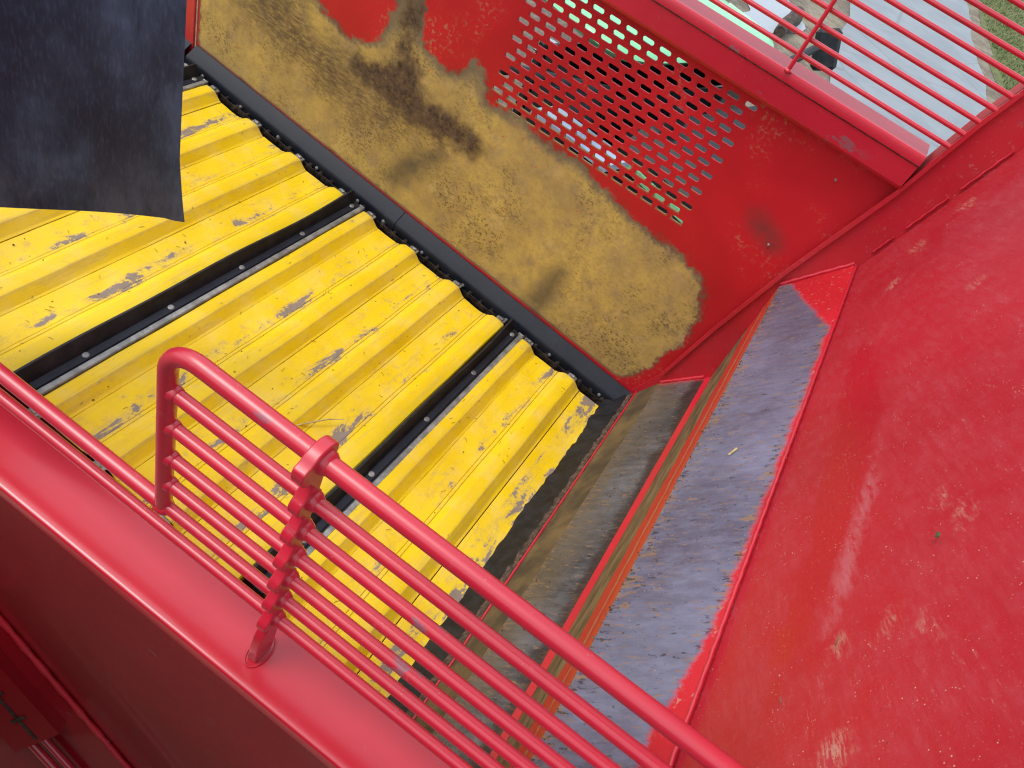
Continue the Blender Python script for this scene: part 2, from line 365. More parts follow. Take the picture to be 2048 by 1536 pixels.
class B:
    """collects simple shapes into one mesh"""
    def __init__(s): s.v = []; s.f = []
    def add(s, v, f):
        k = len(s.v); s.v += [tuple(p) for p in v]; s.f += [tuple(i + k for i in q) for q in f]; return s
    def box(s, a, b, bev=0.0):
        (x0, y0, z0), (x1, y1, z1) = a, b
        if bev <= 0:
            v = [(x, y, z) for x in (x0, x1) for y in (y0, y1) for z in (z0, z1)]
            return s.add(v, [(0, 1, 3, 2), (4, 6, 7, 5), (0, 4, 5, 1), (2, 3, 7, 6), (0, 2, 6, 4), (1, 5, 7, 3)])
        # chamfer along every edge: 24-vertex box
        e = bev; v = []; idx = {}
        for i, x in enumerate((x0, x1)):
            for j, y in enumerate((y0, y1)):
                for k, z in enumerate((z0, z1)):
                    sx, sy, sz = (1 if i == 0 else -1), (1 if j == 0 else -1), (1 if k == 0 else -1)
                    idx[i, j, k, 0] = len(v); v.append((x, y + sy * e, z + sz * e))
                    idx[i, j, k, 1] = len(v); v.append((x + sx * e, y, z + sz * e))
                    idx[i, j, k, 2] = len(v); v.append((x + sx * e, y + sy * e, z))
        f = []
        for i in (0, 1): f.append([idx[i, 0, 0, 0], idx[i, 0, 1, 0], idx[i, 1, 1, 0], idx[i, 1, 0, 0]][::1 if i == 0 else -1])
        for j in (0, 1): f.append([idx[0, j, 0, 1], idx[1, j, 0, 1], idx[1, j, 1, 1], idx[0, j, 1, 1]][::1 if j == 0 else -1])
        for k in (0, 1): f.append([idx[0, 0, k, 2], idx[0, 1, k, 2], idx[1, 1, k, 2], idx[1, 0, k, 2]][::1 if k == 0 else -1])
        for i in (0, 1):
            for j in (0, 1): f.append([idx[i, j, 0, 0], idx[i, j, 1, 0], idx[i, j, 1, 1], idx[i, j, 0, 1]])
            for k in (0, 1): f.append([idx[i, 0, k, 0], idx[i, 1, k, 0], idx[i, 1, k, 2], idx[i, 0, k, 2]])
        for j in (0, 1):
            for k in (0, 1): f.append([idx[0, j, k, 1], idx[1, j, k, 1], idx[1, j, k, 2], idx[0, j, k, 2]])
        for i in (0, 1):
            for j in (0, 1):
                for k in (0, 1): f.append([idx[i, j, k, 0], idx[i, j, k, 1], idx[i, j, k, 2]])
        return s.add(v, f)
    def tube(s, pts, r, n=14, cap=True):
        pts = [Vector(p) for p in pts]; rs = r if isinstance(r, (list, tuple)) else [r] * len(pts)
        k = len(s.v); up = None; vv = []
        for i, p in enumerate(pts):
            t = ((pts[min(i + 1, len(pts) - 1)] - pts[max(i - 1, 0)])).normalized()
            if up is None: up = t.orthogonal().normalized()
            up = (up - t * up.dot(t)).normalized(); b = t.cross(up)
            vv += [p + (up * math.cos(2 * math.pi * j / n) + b * math.sin(2 * math.pi * j / n)) * rs[i] for j in range(n)]
        f = [(i * n + j, i * n + (j + 1) % n, (i + 1) * n + (j + 1) % n, (i + 1) * n + j) for i in range(len(pts) - 1) for j in range(n)]
        if cap: f += [tuple(range(n))[::-1], tuple((len(pts) - 1) * n + j for j in range(n))]
        return s.add(vv, f)
    def ball(s, c, r, n=10, m_=6, sq=(1, 1, 1)):
        c = Vector(c); vv = [c + Vector((0, 0, r * sq[2]))]
        for i in range(1, m_):
            a = math.pi * i / m_
            vv += [c + Vector((r * sq[0] * math.sin(a) * math.cos(2 * math.pi * j / n), r * sq[1] * math.sin(a) * math.sin(2 * math.pi * j / n), r * sq[2] * math.cos(a))) for j in range(n)]
        vv.append(c - Vector((0, 0, r * sq[2]))); L = len(vv) - 1
        f = [(0, 1 + j, 1 + (j + 1) % n) for j in range(n)]
        f += [(1 + (i - 1) * n + j, 1 + i * n + j, 1 + i * n + (j + 1) % n, 1 + (i - 1) * n + (j + 1) % n) for i in range(1, m_ - 1) for j in range(n)]
        f += [(L, 1 + (m_ - 2) * n + (j + 1) % n, 1 + (m_ - 2) * n + j) for j in range(n)]
        return s.add(vv, f)
    def extrude(s, prof, axis, a, b):
        """closed profile of 2D points extruded along axis ('x','y') between a and b; profile = (other, z)"""
        n = len(prof)
        def p(q, t): return (t, q[0], q[1]) if axis == 'x' else ((q[0], t, q[1]) if axis == 'y' else (q[0], q[1], t))
        v = [p(q, a) for q in prof] + [p(q, b) for q in prof]
        f = [(i, (i + 1) % n, n + (i + 1) % n, n + i) for i in range(n)] + [tuple(range(n))[::-1], tuple(range(n, 2 * n))]
        return s.add(v, f)
    def build(s, name, mat, parent=None, smooth=False, **kw):
        o = mesh_obj(name, s.v, s.f, mat, parent, smooth, **kw)
        if smooth == 'auto':
            pass
        return o
def smooth_angle(o, deg=35):
    o.data.polygons.foreach_set('use_smooth', [True] * len(o.data.polygons))
    o.data.set_sharp_from_angle(angle=R(deg)); return o
def sdf(poly, px, pz):
    """signed distance (positive inside) of points to a polygon"""
    poly = np.array(poly, float); n = len(poly); d = np.full(px.shape, 1e9); inside = np.zeros(px.shape, bool)
    for i in range(n):
        a, b = poly[i], poly[(i + 1) % n]; e = b - a
        t = np.clip(((px - a[0]) * e[0] + (pz - a[1]) * e[1]) / (e @ e), 0, 1)
        d = np.minimum(d, np.hypot(px - a[0] - t * e[0], pz - a[1] - t * e[1]))
        c = ((a[1] > pz) != (b[1] > pz)) & (px < (b[0] - a[0]) * (pz - a[1]) / (b[1] - a[1] + 1e-12) + a[0])
        inside ^= c
    return np.where(inside, d, -d)

# ================================================================== SETTING
GZ = -2.5
def ground_material():
    m = M('verge_soil'); p = m.sep(m.pos())
    n = m.noise(.9, 6, .65); f = m.noise(7, 5, .7)
    c = m.mix(m.step(n, .35, .7), (0.13, 0.10, 0.075), (0.27, 0.235, 0.165))
    c = m.mix(m.math('MULTIPLY', m.step(f, .5, .7), .6), c, (0.36, 0.33, 0.25))
    c = m.mix(m.math('MULTIPLY', m.step(m.noise(2.5, 4), .52, .66), .55), c, (0.10, 0.085, 0.06))
    dkx = m.step(m.math('ADD', p[0], m.math('MULTIPLY', n, .8)), -1.9, -2.6)
    c = m.mix(m.math('MULTIPLY', dkx, .75), c, m.mix(m.step(f, .4, .65), (0.075, 0.062, 0.048), (0.17, 0.145, 0.11)))
    m.set(color=c, rough=.9, normal=m.bump(f, .6, .05)); return m.m
MAT['soil'] = ground_material()
g = mesh_obj('ground', [(-900, -900, GZ), (900, -900, GZ), (900, 1100, GZ), (-900, 1100, GZ)], [(0, 1, 2, 3)], 'soil'); tag(g, kind='structure')
m = M('road_concrete'); n = m.noise(.8, 5, .6)
c = m.mix(m.step(n, .35, .65), (0.215, 0.245, 0.27), (0.26, 0.29, 0.315)); c = m.mix(m.math('MULTIPLY', m.step(m.noise(6, 4), .58, .75), .35), c, (0.30, 0.31, 0.31))
c = m.mix(m.math('MULTIPLY', m.step(m.noise(28, 5, .75), .50, .70), .30), c, (0.20, 0.21, 0.22)); c = m.mix(m.math('MULTIPLY', m.step(m.voro(.35, feature='DISTANCE_TO_EDGE'), .012, .004), .5), c, (0.16, 0.17, 0.17))
m.set(color=c, rough=.7); MAT['road'] = m.m
def road_x(y, side): return (-1.017 if side < 0 else 3.11) - .109 * (y - 24.67 if side < 0 else y - 24.67)
rv = []
for i, y in enumerate(np.linspace(4, 400, 800)):
    j0, j1 = .05 * math.sin(y * .9) + .03 * math.sin(y * 2.3), .07 * math.sin(y * .8 + 1) + .04 * math.sin(y * 2.1)
    rv += [(road_x(y, -1) + j0, y, GZ + .02), (road_x(y, 1) + j1, y, GZ + .02)]
tag(mesh_obj('road', rv, [(2 * i, 2 * i + 1, 2 * i + 3, 2 * i + 2) for i in range(799)], 'road'), kind='structure')
m = M('grass_ground'); n = m.noise(3.5, 6, .7); f = m.noise(18, 5, .7)
c = m.mix(m.step(n, .3, .7), (0.10, 0.10, 0.045), (0.17, 0.21, 0.06)); c = m.mix(m.math('MULTIPLY', m.step(f, .5, .7), .6), c, (0.27, 0.25, 0.13))
m.set(color=c, rough=.9, normal=m.bump(f, .8, .08)); MAT['lawn'] = m.m
lv = []
for y in np.linspace(4, 400, 260):
    lv += [(road_x(y, 1) + .55 + .25 * math.sin(y * 1.1) + .18 * math.sin(y * 2.9), y, GZ + .012), (90, y, GZ + .012)]
tag(mesh_obj('lawn', lv, [(2 * i, 2 * i + 1, 2 * i + 3, 2 * i + 2) for i in range(259)], 'lawn'), kind='structure')
# puddles on the verge
m = M('standing_water', color=(0.30, 0.34, 0.38), rough=.06, spec=.8); m.set(normal=m.bump(m.noise(5, 2), .02, .01)); MAT['water'] = m.m
def puddle(cx, cy, rx, ry, ph):
    pts = []
    for k in range(48):
        a = 2 * math.pi * k / 48; r = 1 + .22 * math.sin(3 * a + ph) + .13 * math.sin(5 * a + 2 * ph) + .08 * math.sin(9 * a - ph)
        pts.append((cx + rx * r * math.cos(a), cy + ry * r * math.sin(a), GZ + .025))
    tag(mesh_obj('puddle', pts, [tuple(range(48))], 'water'), kind='structure')
puddle(-2.1, 18.6, .60, 2.3, .4); puddle(-3.55, 10.75, .42, .36, 1.2); puddle(-2.75, 8.65, .30, .42, 2.6); puddle(-2.50, 7.75, .30, .30, .9)
# grass blades beyond the road
bv, bf = [], []
for i in range(9000):
    y = rng.uniform(17, 48); x = road_x(y, 1) + .7 + abs(rng.normal(0, 1)) * 1.9
    h = rng.uniform(.05, .16); a = rng.uniform(0, 6.28); wd = rng.uniform(.01, .025); le = rng.normal(0, .05, 2)
    k = len(bv); bv += [(x - wd * math.cos(a), y - wd * math.sin(a), GZ + .01), (x + wd * math.cos(a), y + wd * math.sin(a), GZ + .01), (x + le[0], y + le[1], GZ + h)]
    bf.append((k, k + 1, k + 2))
m = M('grass_blades'); m.set(color=m.mix(m.step(m.noise(2.2, 4), .35, .68), (0.07, 0.12, 0.025), (0.22, 0.23, 0.09)), rough=.8); MAT['grass'] = m.m
tag(mesh_obj('grass', bv, bf, 'grass'), 'short green and straw coloured grass growing beside the concrete road', 'grass', kind='stuff')

# ================================================================== FAR SIDE WALL WITH SLOTS
BETA = R(4.5)
WY = 2.33
OCHRE = [(-2.287, 0.641), (-2.279, 0.226), (-0.022, 0.065), (0.017, 0.109), (0.057, 0.199), (0.097, 0.366), (0.092, 0.499), (0.057, 0.599), (-0.008, 0.659), (-0.127, 0.682), (-0.281, 0.693), (-0.421, 0.716), (-0.512, 0.747), (-0.644, 0.755), (-0.777, 0.762), (-0.887, 0.775), (-0.94, 0.759), (-0.987, 0.804), (-1.036, 0.851), (-1.074, 0.876), (-1.071, 0.812), (-1.1, 0.772), (-1.178, 0.77), (-1.242, 0.8), (-1.281, 0.862), (-1.287, 0.947), (-1.317, 1.033), (-1.423, 0.979), (-1.391, 0.875), (-1.418, 0.778), (-1.484, 0.679), (-1.561, 0.655), (-1.638, 0.677), (-1.718, 0.711), (-1.826, 0.775), (-2.0, 0.95)]
MUD1 = [(-1.367, 1.008), (-1.277, 1.053), (-1.278, 0.9), (-1.3, 0.833), (-1.288, 0.746), (-1.232, 0.66), (-1.128, 0.629), (-0.948, 0.641), (-0.877, 0.605), (-0.942, 0.536), (-1.091, 0.523), (-1.232, 0.512), (-1.382, 0.529), (-1.512, 0.537), (-1.536, 0.585), (-1.424, 0.633), (-1.352, 0.71), (-1.353, 0.823)]
MUD2 = [(-2.219, 0.575), (-1.869, 0.753), (-1.677, 0.637), (-1.545, 0.59), (-1.361, 0.541), (-1.162, 0.522), (-1.115, 0.452), (-1.339, 0.377), (-1.645, 0.372), (-1.917, 0.433), (-2.103, 0.456)]
SMEARS = [[(-1.274, 0.24), (-1.228, 0.343), (-1.131, 0.429), (-1.068, 0.459), (-1.106, 0.352), (-1.212, 0.206)],
          [(-0.492, 0.131), (-0.489, 0.259), (-0.447, 0.346), (-0.406, 0.311), (-0.42, 0.189), (-0.441, 0.1)],
          [(0.028, 0.94), (0.074, 0.942), (0.143, 0.897), (0.135, 0.881), (0.069, 0.907)]]
wall = empty('hopper_side_wall', (-1.0, WY, 0))
tag(wall, 'worn red steel hopper side wall with slotted holes and caked yellow clay', 'hopper wall')
def build_wall():
    c0, hw, z0, dz = -.1659, .03085, .7807, .0311
    i0, i1 = -69, 19                       # column lattice  c0 + i*hw
    r0, r1 = -30, 17                       # row lattice     z0 - dz/2 + j*dz
    T = .006; verts = []; faces = []; ringv = []; key = {}
    def V(x, y, z, ring=0.0):
        k = (round(x, 5), round(y, 5), round(z, 5))
        if k not in key: key[k] = len(verts); verts.append((x, y, z)); ringv.append(ring)
        return key[k]
    X = lambda i: c0 + i * hw
    Z = lambda j: z0 - dz / 2 + j * dz
    used = set()
    for j in range(15):
        for k in range(13):
            cen = -2 * k - (j % 2)
            if j == 14: cen += 0
            used.add((cen - 1, j)); used.add((cen, j))
            cx, cz = X(cen), Z(j) + dz / 2
            L, rr = .0128, .0080
            ring = []
            for q in range(16):
                a = 2 * math.pi * (q + .5) / 16
                ring.append((cx + (L if math.cos(a) > 0 else -L) + rr * math.cos(a), cz + rr * math.sin(a)))
            outer = [(X(cen + 1), Z(j)), (X(cen + 1), Z(j + 1)), (X(cen), Z(j + 1)), (X(cen - 1), Z(j + 1)), (X(cen - 1), Z(j)), (X(cen), Z(j))]
            nz = cz
            mud_amt = max(0, min(1, (.98 - nz) / .22)) * .9 + .25
            for yy, flip in ((0.0, False), (T, True)):
                iv = [V(x, yy, z, mud_amt * (1.0 if z < cz - .004 else .25)) for x, z in ring]
                ov = [V(x, yy, z, mud_amt * .15) for x, z in outer]
                ang = lambda p: math.atan2((p[1] - cz) * 2, p[0] - cx) % (2 * math.pi)
                A = sorted(range(16), key=lambda q: ang(ring[q])); O = sorted(range(6), key=lambda q: ang(outer[q]))
                ai = oi = 0
                while ai < 16 or oi < 6:
                    a_ang = ang(ring[A[(ai + 1) % 16]]) + (2 * math.pi if ai + 1 >= 16 else 0)
                    o_ang = ang(outer[O[(oi + 1) % 6]]) + (2 * math.pi if oi + 1 >= 6 else 0)
                    if oi >= 6 or (ai < 16 and a_ang <= o_ang):
                        f = (iv[A[ai % 16]], ov[O[oi % 6]], iv[A[(ai + 1) % 16]]); ai += 1
                    else:
                        f = (iv[A[ai % 16]], ov[O[oi % 6]], ov[O[(oi + 1) % 6]]); oi += 1
                    faces.append(f if not flip else f[::-1])
            a_ = [V(x, 0.0, z) for x, z in ring]; b_ = [V(x, T, z) for x, z in ring]
            for q in range(16): faces.append((a_[q], a_[(q + 1) % 16], b_[(q + 1) % 16], b_[q]))
    for i in range(i0, i1):
        for j in range(r0, r1):
            if (i, j) in used: continue
            for yy, flip in ((0.0, False), (T, True)):
                f = (V(X(i), yy, Z(j)), V(X(i + 1), yy, Z(j)), V(X(i + 1), yy, Z(j + 1)), V(X(i), yy, Z(j + 1)))
                faces.append(f if not flip else f[::-1])
    va = np.array(verts); px, pz = va[:, 0], va[:, 2]
    wear = np.clip(sdf(OCHRE, px, pz), -.3, .3)
    nf = np.clip((pz - (.065 - (px + .022) * .0714) - .015) / .08, .06, 1)
    at = dict(rough_edge=nf, wear=wear, mud=np.clip(sdf(MUD1, px, pz), -.3, .3), mud2=np.clip(sdf(MUD2, px, pz), -.4, .4),
              smear=np.clip(np.max([sdf(s, px, pz) for s in SMEARS], axis=0), -.2, .2), ring=ringv)
    va[:, 0] += 1.0
    return mesh_obj('wall_panel', va, faces, 'wall', wall, attrs=at)
build_wall()
# top beam: box section with a folded lip
k = [(2.290, 1.258), (2.287, 1.264), (2.287, 1.332), (2.285, 1.334), (2.285, 1.351), (2.288, 1.358), (2.294, 1.3615), (2.408, 1.3615), (2.414, 1.358), (2.417, 1.350), (2.417, 1.258), (2.411, 1.252), (2.296, 1.252)]
smooth_angle(B().extrude([(a - WY, b) for a, b in k], 'x', -1.35, 1.316).build('top_beam', 'red_beam', wall), 24)
smooth_angle(B().extrude([(2.2838 - WY, 1.3328), (2.2868 - WY, 1.3303), (2.2868 - WY, 1.3338), (2.2838 - WY, 1.3338)], 'x', -1.35, 1.315).build('fold_seam', 'dark', wall), 50)
# black guide strips over the chain (in two lengths, following the belt's slope), each a rounded section
def guide(x0, x1, name='guide_strip'):
    prof = [(-.003, .046), (-.006, .0465), (-.056, .012), (-.060, .006), (-.061, -.002), (-.055, -.045), (-.048, -.045), (-.053, -.002), (-.051, .004), (-.003, .036)]
    o = smooth_angle(B().extrude(prof, 'x', x0, x1).build(name, 'plastic', wall), 40)
    o.rotation_euler = (0, BETA, 0); o.location = (1.0, 0, 0)
    return o
guide(-2.295, -1.1405); guide(-1.1375, .052); guide(-2.75, -2.318)
def belt_to_wall(x, y, z):   # belt-local point -> wall-local
    return (1.0 + x * math.cos(BETA) + z * math.sin(BETA), y - WY, -x * math.sin(BETA) + z * math.cos(BETA))
bolt = None
for k, x in enumerate([-2.62, -2.38, -2.195, -1.98, -1.77, -1.555, -1.33, -1.19, -.98, -.76, -.53, -.30, -.04]):
    b = B().tube([(0, 0, 0), (0, -.005, 0)], [.008, .007], 10); b.tube([(0, -.004, 0), (0, -.008, 0)], .0045, 8)
    p = belt_to_wall(x, 2.2705, -.022)
    if bolt is None: bolt = b.build('guide_bolt', 'zinc', wall); bolt.location = p
    else: share(bolt, 'guide_bolt', wall, p)
# chain track frame below the chain: dark red angle
o = B().box((-3.0, 2.15 - WY, -.135), (.10, 2.326 - WY, -.128)).build('chain_track', 'darkred', wall); o.rotation_euler = (0, BETA, 0); o.location = (1, 0, 0)
o = B().box((-3.0, 2.305 - WY, -.127), (.10, 2.325 - WY, -.03)).build('chain_rail', 'dark', wall); o.rotation_euler = (0, BETA, 0); o.location = (1, 0, 0)
# upright at the left end of the panel
b = B(); b.box((-1.345, -.012, .14), (-1.298, .0, 1.6), .003)
b.build('corner_post', 'red_dusty', wall)
b = B(); b.box((-2.6, .002, -.1), (-1.346, .008, 1.6)); b.build('adjoining_panel', 'red_dusty', wall)
b = B(); b.box((-1.62, -.012, .10), (-1.400, -.004, 1.6)); b.build('clay_strip', 'ochre', wall)
# little paint-bare rivets and dents are in the material; two bright screws near the beam
for x, z in [(.165, 1.170), (.127, .885)]:
    B().tube([(0, 0, 0), (0, -.004, 0)], [.0055, .0035], 10).build('screw', 'pin', wall, loc=(1.0 + x, -.001, z))

# ================================================================== FAR GUARD FENCE
fence = empty('guard_fence', (-.4, 2.30, 1.36))
tag(fence, 'thin red horizontal rods of the guard fence above the far side wall', 'fence')
for z in [1.411, 1.4545, 1.4965, 1.5385, 1.581, 1.622, 1.664, 1.706, 1.748, 1.79]:
    xe = .3415 + (z - 1.403) * .19
    smooth_angle(B().tube([(-2.0 + .4, 0, z - 1.36), (xe + .4, 0, z - 1.36)], .0068, 12).build('rod', 'red_rail', fence), 50)
    w = B().ball((xe + .400, .001, z - 1.36), .0085, 8, 5, (1.1, 1, .8)).build('weld', 'red_rail', fence, True)
for x in (-.13, -.98):
    smooth_angle(B().tube([(x + .4, -.0115, .002), (x + .4, -.0115, .46)], .0062, 12).build('upright', 'red_rail', fence), 50)
    B().ball((x + .4, -.0115, .003), .012, 8, 5, (1, 1, .6)).build('weld', 'red_rail', fence, True)

# ================================================================== END WALL
end = empty('hopper_end_wall', (.25, 1.35, 0))
tag(end, 'steep red end wall with two scoured grey steel impact plates beyond the belt', 'end wall')
PY0, PY1 = .40, 2.306
def strip(name, a, b, mat, n_s=14, n_y=70, parent=end, redk=None, lift=0.0, y0=PY0, y1=PY1, wav=0.0, pw=1.0):
    """sheet between profile points a and b (x,z), running along y, with real thickness"""
    a, b = Vector((a[0], a[1])), Vector((b[0], b[1])); d = (b - a); nrm = Vector((-d.y, d.x)).normalized()
    if nrm.x > 0: nrm = -nrm
    v, f, ac, rk = [], [], [], []
    for t_, off in ((0, 0.0), (1, -.006)):
        base = len(v)
        for i in range(n_s + 1):
            for j in range(n_y + 1):
                s = i / n_s; y = y0 + (y1 - y0) * j / n_y
                p = a + d * s + nrm * (lift + off + wav * math.sin(y * 5 + s * 3) * math.sin(s * math.pi))
                v.append((p.x - .25, y - 1.35, p.y)); ac.append(s); rk.append(redk(s, y) if redk else 0.0)
        W = n_y + 1
        for i in range(n_s):
            for j in range(n_y):
                q = (base + i * W + j, base + (i + 1) * W + j, base + (i + 1) * W + j + 1, base + i * W + j + 1)
                f.append(q if t_ == 0 else q[::-1])
    W = n_y + 1; N = (n_s + 1) * W
    for i in range(n_s): f += [(i * W, N + i * W, N + (i + 1) * W, (i + 1) * W), (i * W + n_y, (i + 1) * W + n_y, N + (i + 1) * W + n_y, N + i * W + n_y)]
    for j in range(n_y): f += [(j, j + 1, N + j + 1, N + j), (n_s * W + j, N + n_s * W + j, N + n_s * W + j + 1, n_s * W + j + 1)]
    return mesh_obj(name, v, f, mat, parent, attrs=dict(across=ac, redk=rk))
A0 = (.0755, .0780); A1 = (.1253, .1853); A2 = (.2447, .3282); A2b = (.2585, .345); A3b = (.2550, .640); A3 = (.2359, .8020); A4 = (.3749, 1.0016); A5 = (.678, 2.40)
def k_lo(s, y):          # red left along the upper edge and top end of the lower plate
    return max(s - 1.02, (y - 2.285) * 3) * .5
def k_hi(s, y):          # upper plate: red margin on the right, widening towards the near end, and a red corner at the far end
    r = s - (.935 - max(0, (.86 - y)) * .55)
    far = (y - 2.16) * 1.8 + (s - .42) * .9
    far = min(far, (s - .16) * .8 + (y - 2.22) * .5)
    edge = (y - 2.292) * 3
    return max(r * .6, far * .6, edge)
strip('lower_lip', A0, A1, 'lip', 4)
strip('lower_plate', A1, A2, 'steel_lo', redk=k_lo, wav=.0015)
strip('ledge', A2, A2b, 'red_rail', 3)
strip('riser', A2b, A3, 'riser', 10)
strip('upper_plate', A3, A4, 'steel_hi', 18, redk=k_hi, wav=.0015)
bp = strip('back_plate', (A4[0] + .004, A4[1] - .02), A5, 'red_plate', 90, 90, wav=.003)
DAMP = [(1.696, 1.12), (1.538, 1.181), (1.342, 1.22), (1.185, 1.227), (1.093, 1.213), (0.937, 1.217), (0.833, 1.207), (0.761, 1.188), (0.705, 1.163), (0.713, 1.134), (0.81, 1.134), (0.919, 1.134), (1.064, 1.125), (1.252, 1.116), (1.467, 1.102), (1.623, 1.099)]
SCUFF = [(1.13, 1.231), (1.101, 1.252), (1.025, 1.257), (0.926, 1.251), (0.832, 1.246), (0.765, 1.233), (0.721, 1.227), (0.732, 1.208), (0.791, 1.212), (0.884, 1.211), (1.013, 1.212), (1.089, 1.218)]
co = np.array([q.co[:] for q in bp.data.vertices]); py, pz = co[:, 1] + 1.35, co[:, 2]
cly = np.full(len(py), -.3)
for a, b_, r_ in [(.737, 1.309, .020), (.941, 1.375, .018), (.907, 1.413, .022), (.741, 1.323, .015), (.704, 1.381, .012), (.716, 1.244, .022), (.557, 1.277, .020), (2.10, 1.22, .03), (1.95, 1.17, .02), (2.18, 1.35, .03), (1.62, 1.40, .012)]:
    cly = np.maximum(cly, r_ - np.hypot((py - a) * .7, pz - b_))
for nm, val in (('damp', np.clip(sdf(DAMP, py, pz), -.2, .2)), ('scuff', np.clip(sdf(SCUFF, py, pz), -.2, .2)), ('clay', cly)):
    at_ = bp.data.attributes.new(nm, 'FLOAT', 'POINT'); at_.data.foreach_set('value', val.astype(np.float32))
# weld bead between the upper plate and the back plate
wb = [(.3735 - .25 + .0005 * math.sin(j * 2.3), y - 1.35, 1.0015 + .0005 * math.sin(j * 1.7)) for j, y in enumerate(np.linspace(PY0 + .01, PY1 - .01, 110))]
smooth_angle(B().tube(wb, [.0034 + .0005 * math.sin(j * 3.1) for j in range(110)], 7).build('weld_bead', 'red_rail', end), 60)
# lower rim of the red edge strip and the rusty bar
smooth_angle(B().tube([(A0[0] - .253, PY0 - 1.35, A0[1]), (A0[0] - .253, PY1 - 1.352, A0[1])], .0038, 8).build('lower_edge', 'red_rail', end), 60)
v = [];
for j, y in enumerate(np.linspace(PY0, PY1 - .004, 140)):
    e = .0022 * rng.normal(); v += [(.053 - .25 + e, y - 1.35, .050), (.0665 - .25 + e * .6, y - 1.35, .0675), (.0700 - .25, y - 1.35, .052), (.060 - .25, y - 1.35, .035)]
f = [(4 * j + a, 4 * j + (a + 1) % 4, 4 * j + 4 + (a + 1) % 4, 4 * j + 4 + a) for j in range(139) for a in range(4)]
mesh_obj('rusty_bar', v, f, 'rusty', end)
# rubber seal that closes the gap to the belt
v = []
for j, y in enumerate(np.linspace(PY0, PY1 - .006, 90)):
    q = .003 * math.sin(y * 9) + .0015 * rng.normal()
    v += [(-.035 - .25, y - 1.35, -.045 + q), (.020 - .25, y - 1.35, .004 + q), (.058 - .25, y - 1.35, .052), (.060 - .25, y - 1.35, .040), (.024 - .25, y - 1.35, -.008 + q), (-.03 - .25, y - 1.35, -.06 + q)]
f = [(6 * j + a, 6 * j + (a + 1) % 6, 6 * j + 6 + (a + 1) % 6, 6 * j + 6 + a) for j in range(89) for a in range(6)]
f += [tuple(range(6))[::-1], tuple(range(6 * 89, 6 * 90))]
smooth_angle(mesh_obj('rubber_seal', v, f, 'rubber', end), 30)
# side plate closing the far end, with a raised rim along its front edge
k2 = 2.305 / 2.36
FL = [(.056, .029), (.108, .181), (.160, .504), (.226, .832), (.254, .943), (.324, 1.219), (.37, 1.483), (.397, 1.596)]
FL = [(x * k2, 2 - (2 - z) * k2) for x, z in FL]; FL.append((FL[-1][0] + .17, 2.40))
BK = [A0, A1, A2, A2b, A3, A4, A5]; BK = [(x + .012, z) for x, z in BK]
poly = FL + BK[::-1]
v = [(x - .25, 2.3075 - 1.35, z) for x, z in poly] + [(x - .25, 2.3135 - 1.35, z) for x, z in poly]; n = len(poly)
f = [tuple(range(n)), tuple(range(n, 2 * n))[::-1]] + [(i, n + i, n + (i + 1) % n, (i + 1) % n) for i in range(n)]
mesh_obj('side_plate', v, f, 'red_dusty', end)
def rim(pts, wd, y0, y1, name, mat):
    v = []
    for i, (x, z) in enumerate(pts):
        a = pts[max(i - 1, 0)]; b = pts[min(i + 1, len(pts) - 1)]; t = Vector((b[0] - a[0], b[1] - a[1])).normalized(); nn = Vector((-t.y, t.x))
        if nn.x > 0: nn = -nn
        v += [(x + nn.x * .003 - .25, y0 - 1.35, z + nn.y * .003), (x - nn.x * wd - .25, y0 - 1.35, z - nn.y * wd), (x - nn.x * wd - .25, y1 - 1.35, z - nn.y * wd), (x + nn.x * .003 - .25, y1 - 1.35, z + nn.y * .003)]
    f = [(4 * j + a, 4 * j + (a + 1) % 4, 4 * j + 4 + (a + 1) % 4, 4 * j + 4 + a) for j in range(len(pts) - 1) for a in range(4)] + [(3, 2, 1, 0), tuple(range(4 * len(pts) - 4, 4 * len(pts)))]
    return mesh_obj(name, v, f, mat, end)
rim(FL[1:], .009, 2.294, 2.3072, 'side_rim', 'red_dusty')
rim(FL[5:], .004, 2.3138, 2.40, 'side_flange', 'red_dusty')
# weld beads where plates meet the side plate
for pts in ([A1, A2], [A3, A4]):
    P = [(Vector(pts[0]) + (Vector(pts[1]) - Vector(pts[0])) * t) for t in np.linspace(0.02, .98, 16)]
    smooth_angle(B().tube([(p.x - .253 + .001 * math.sin(i * 2), 2.3045 - 1.35, p.y + .004) for i, p in enumerate(P)], [.0065 + .001 * math.sin(i * 2.7) for i in range(16)], 8).build('weld_bead', 'red_rail', end), 60)
P = [A4, (A4[0] + .2167 * .15, A4[1] + .15), (A4[0] + .2167 * .35, A4[1] + .35), (A4[0] + .2167 * .6, A4[1] + .6)]
for i, (t0, t1) in enumerate([(.06, .13), (.17, .30), (.335, .48), (.52, .60), (.66, .9)]):
    pp = [(A4[0] + .2167 * t - .2535, 2.303 - 1.35, A4[1] + t) for t in np.linspace(t0, t1, 12)]
    smooth_angle(B().tube([(x + .0012 * math.sin(j * 2.1), y, z) for j, (x, y, z) in enumerate(pp)], [.0032 + .0009 * math.sin(j * 1.9) for j in range(12)], 7).build('weld_bead', 'red_rail', end), 60)

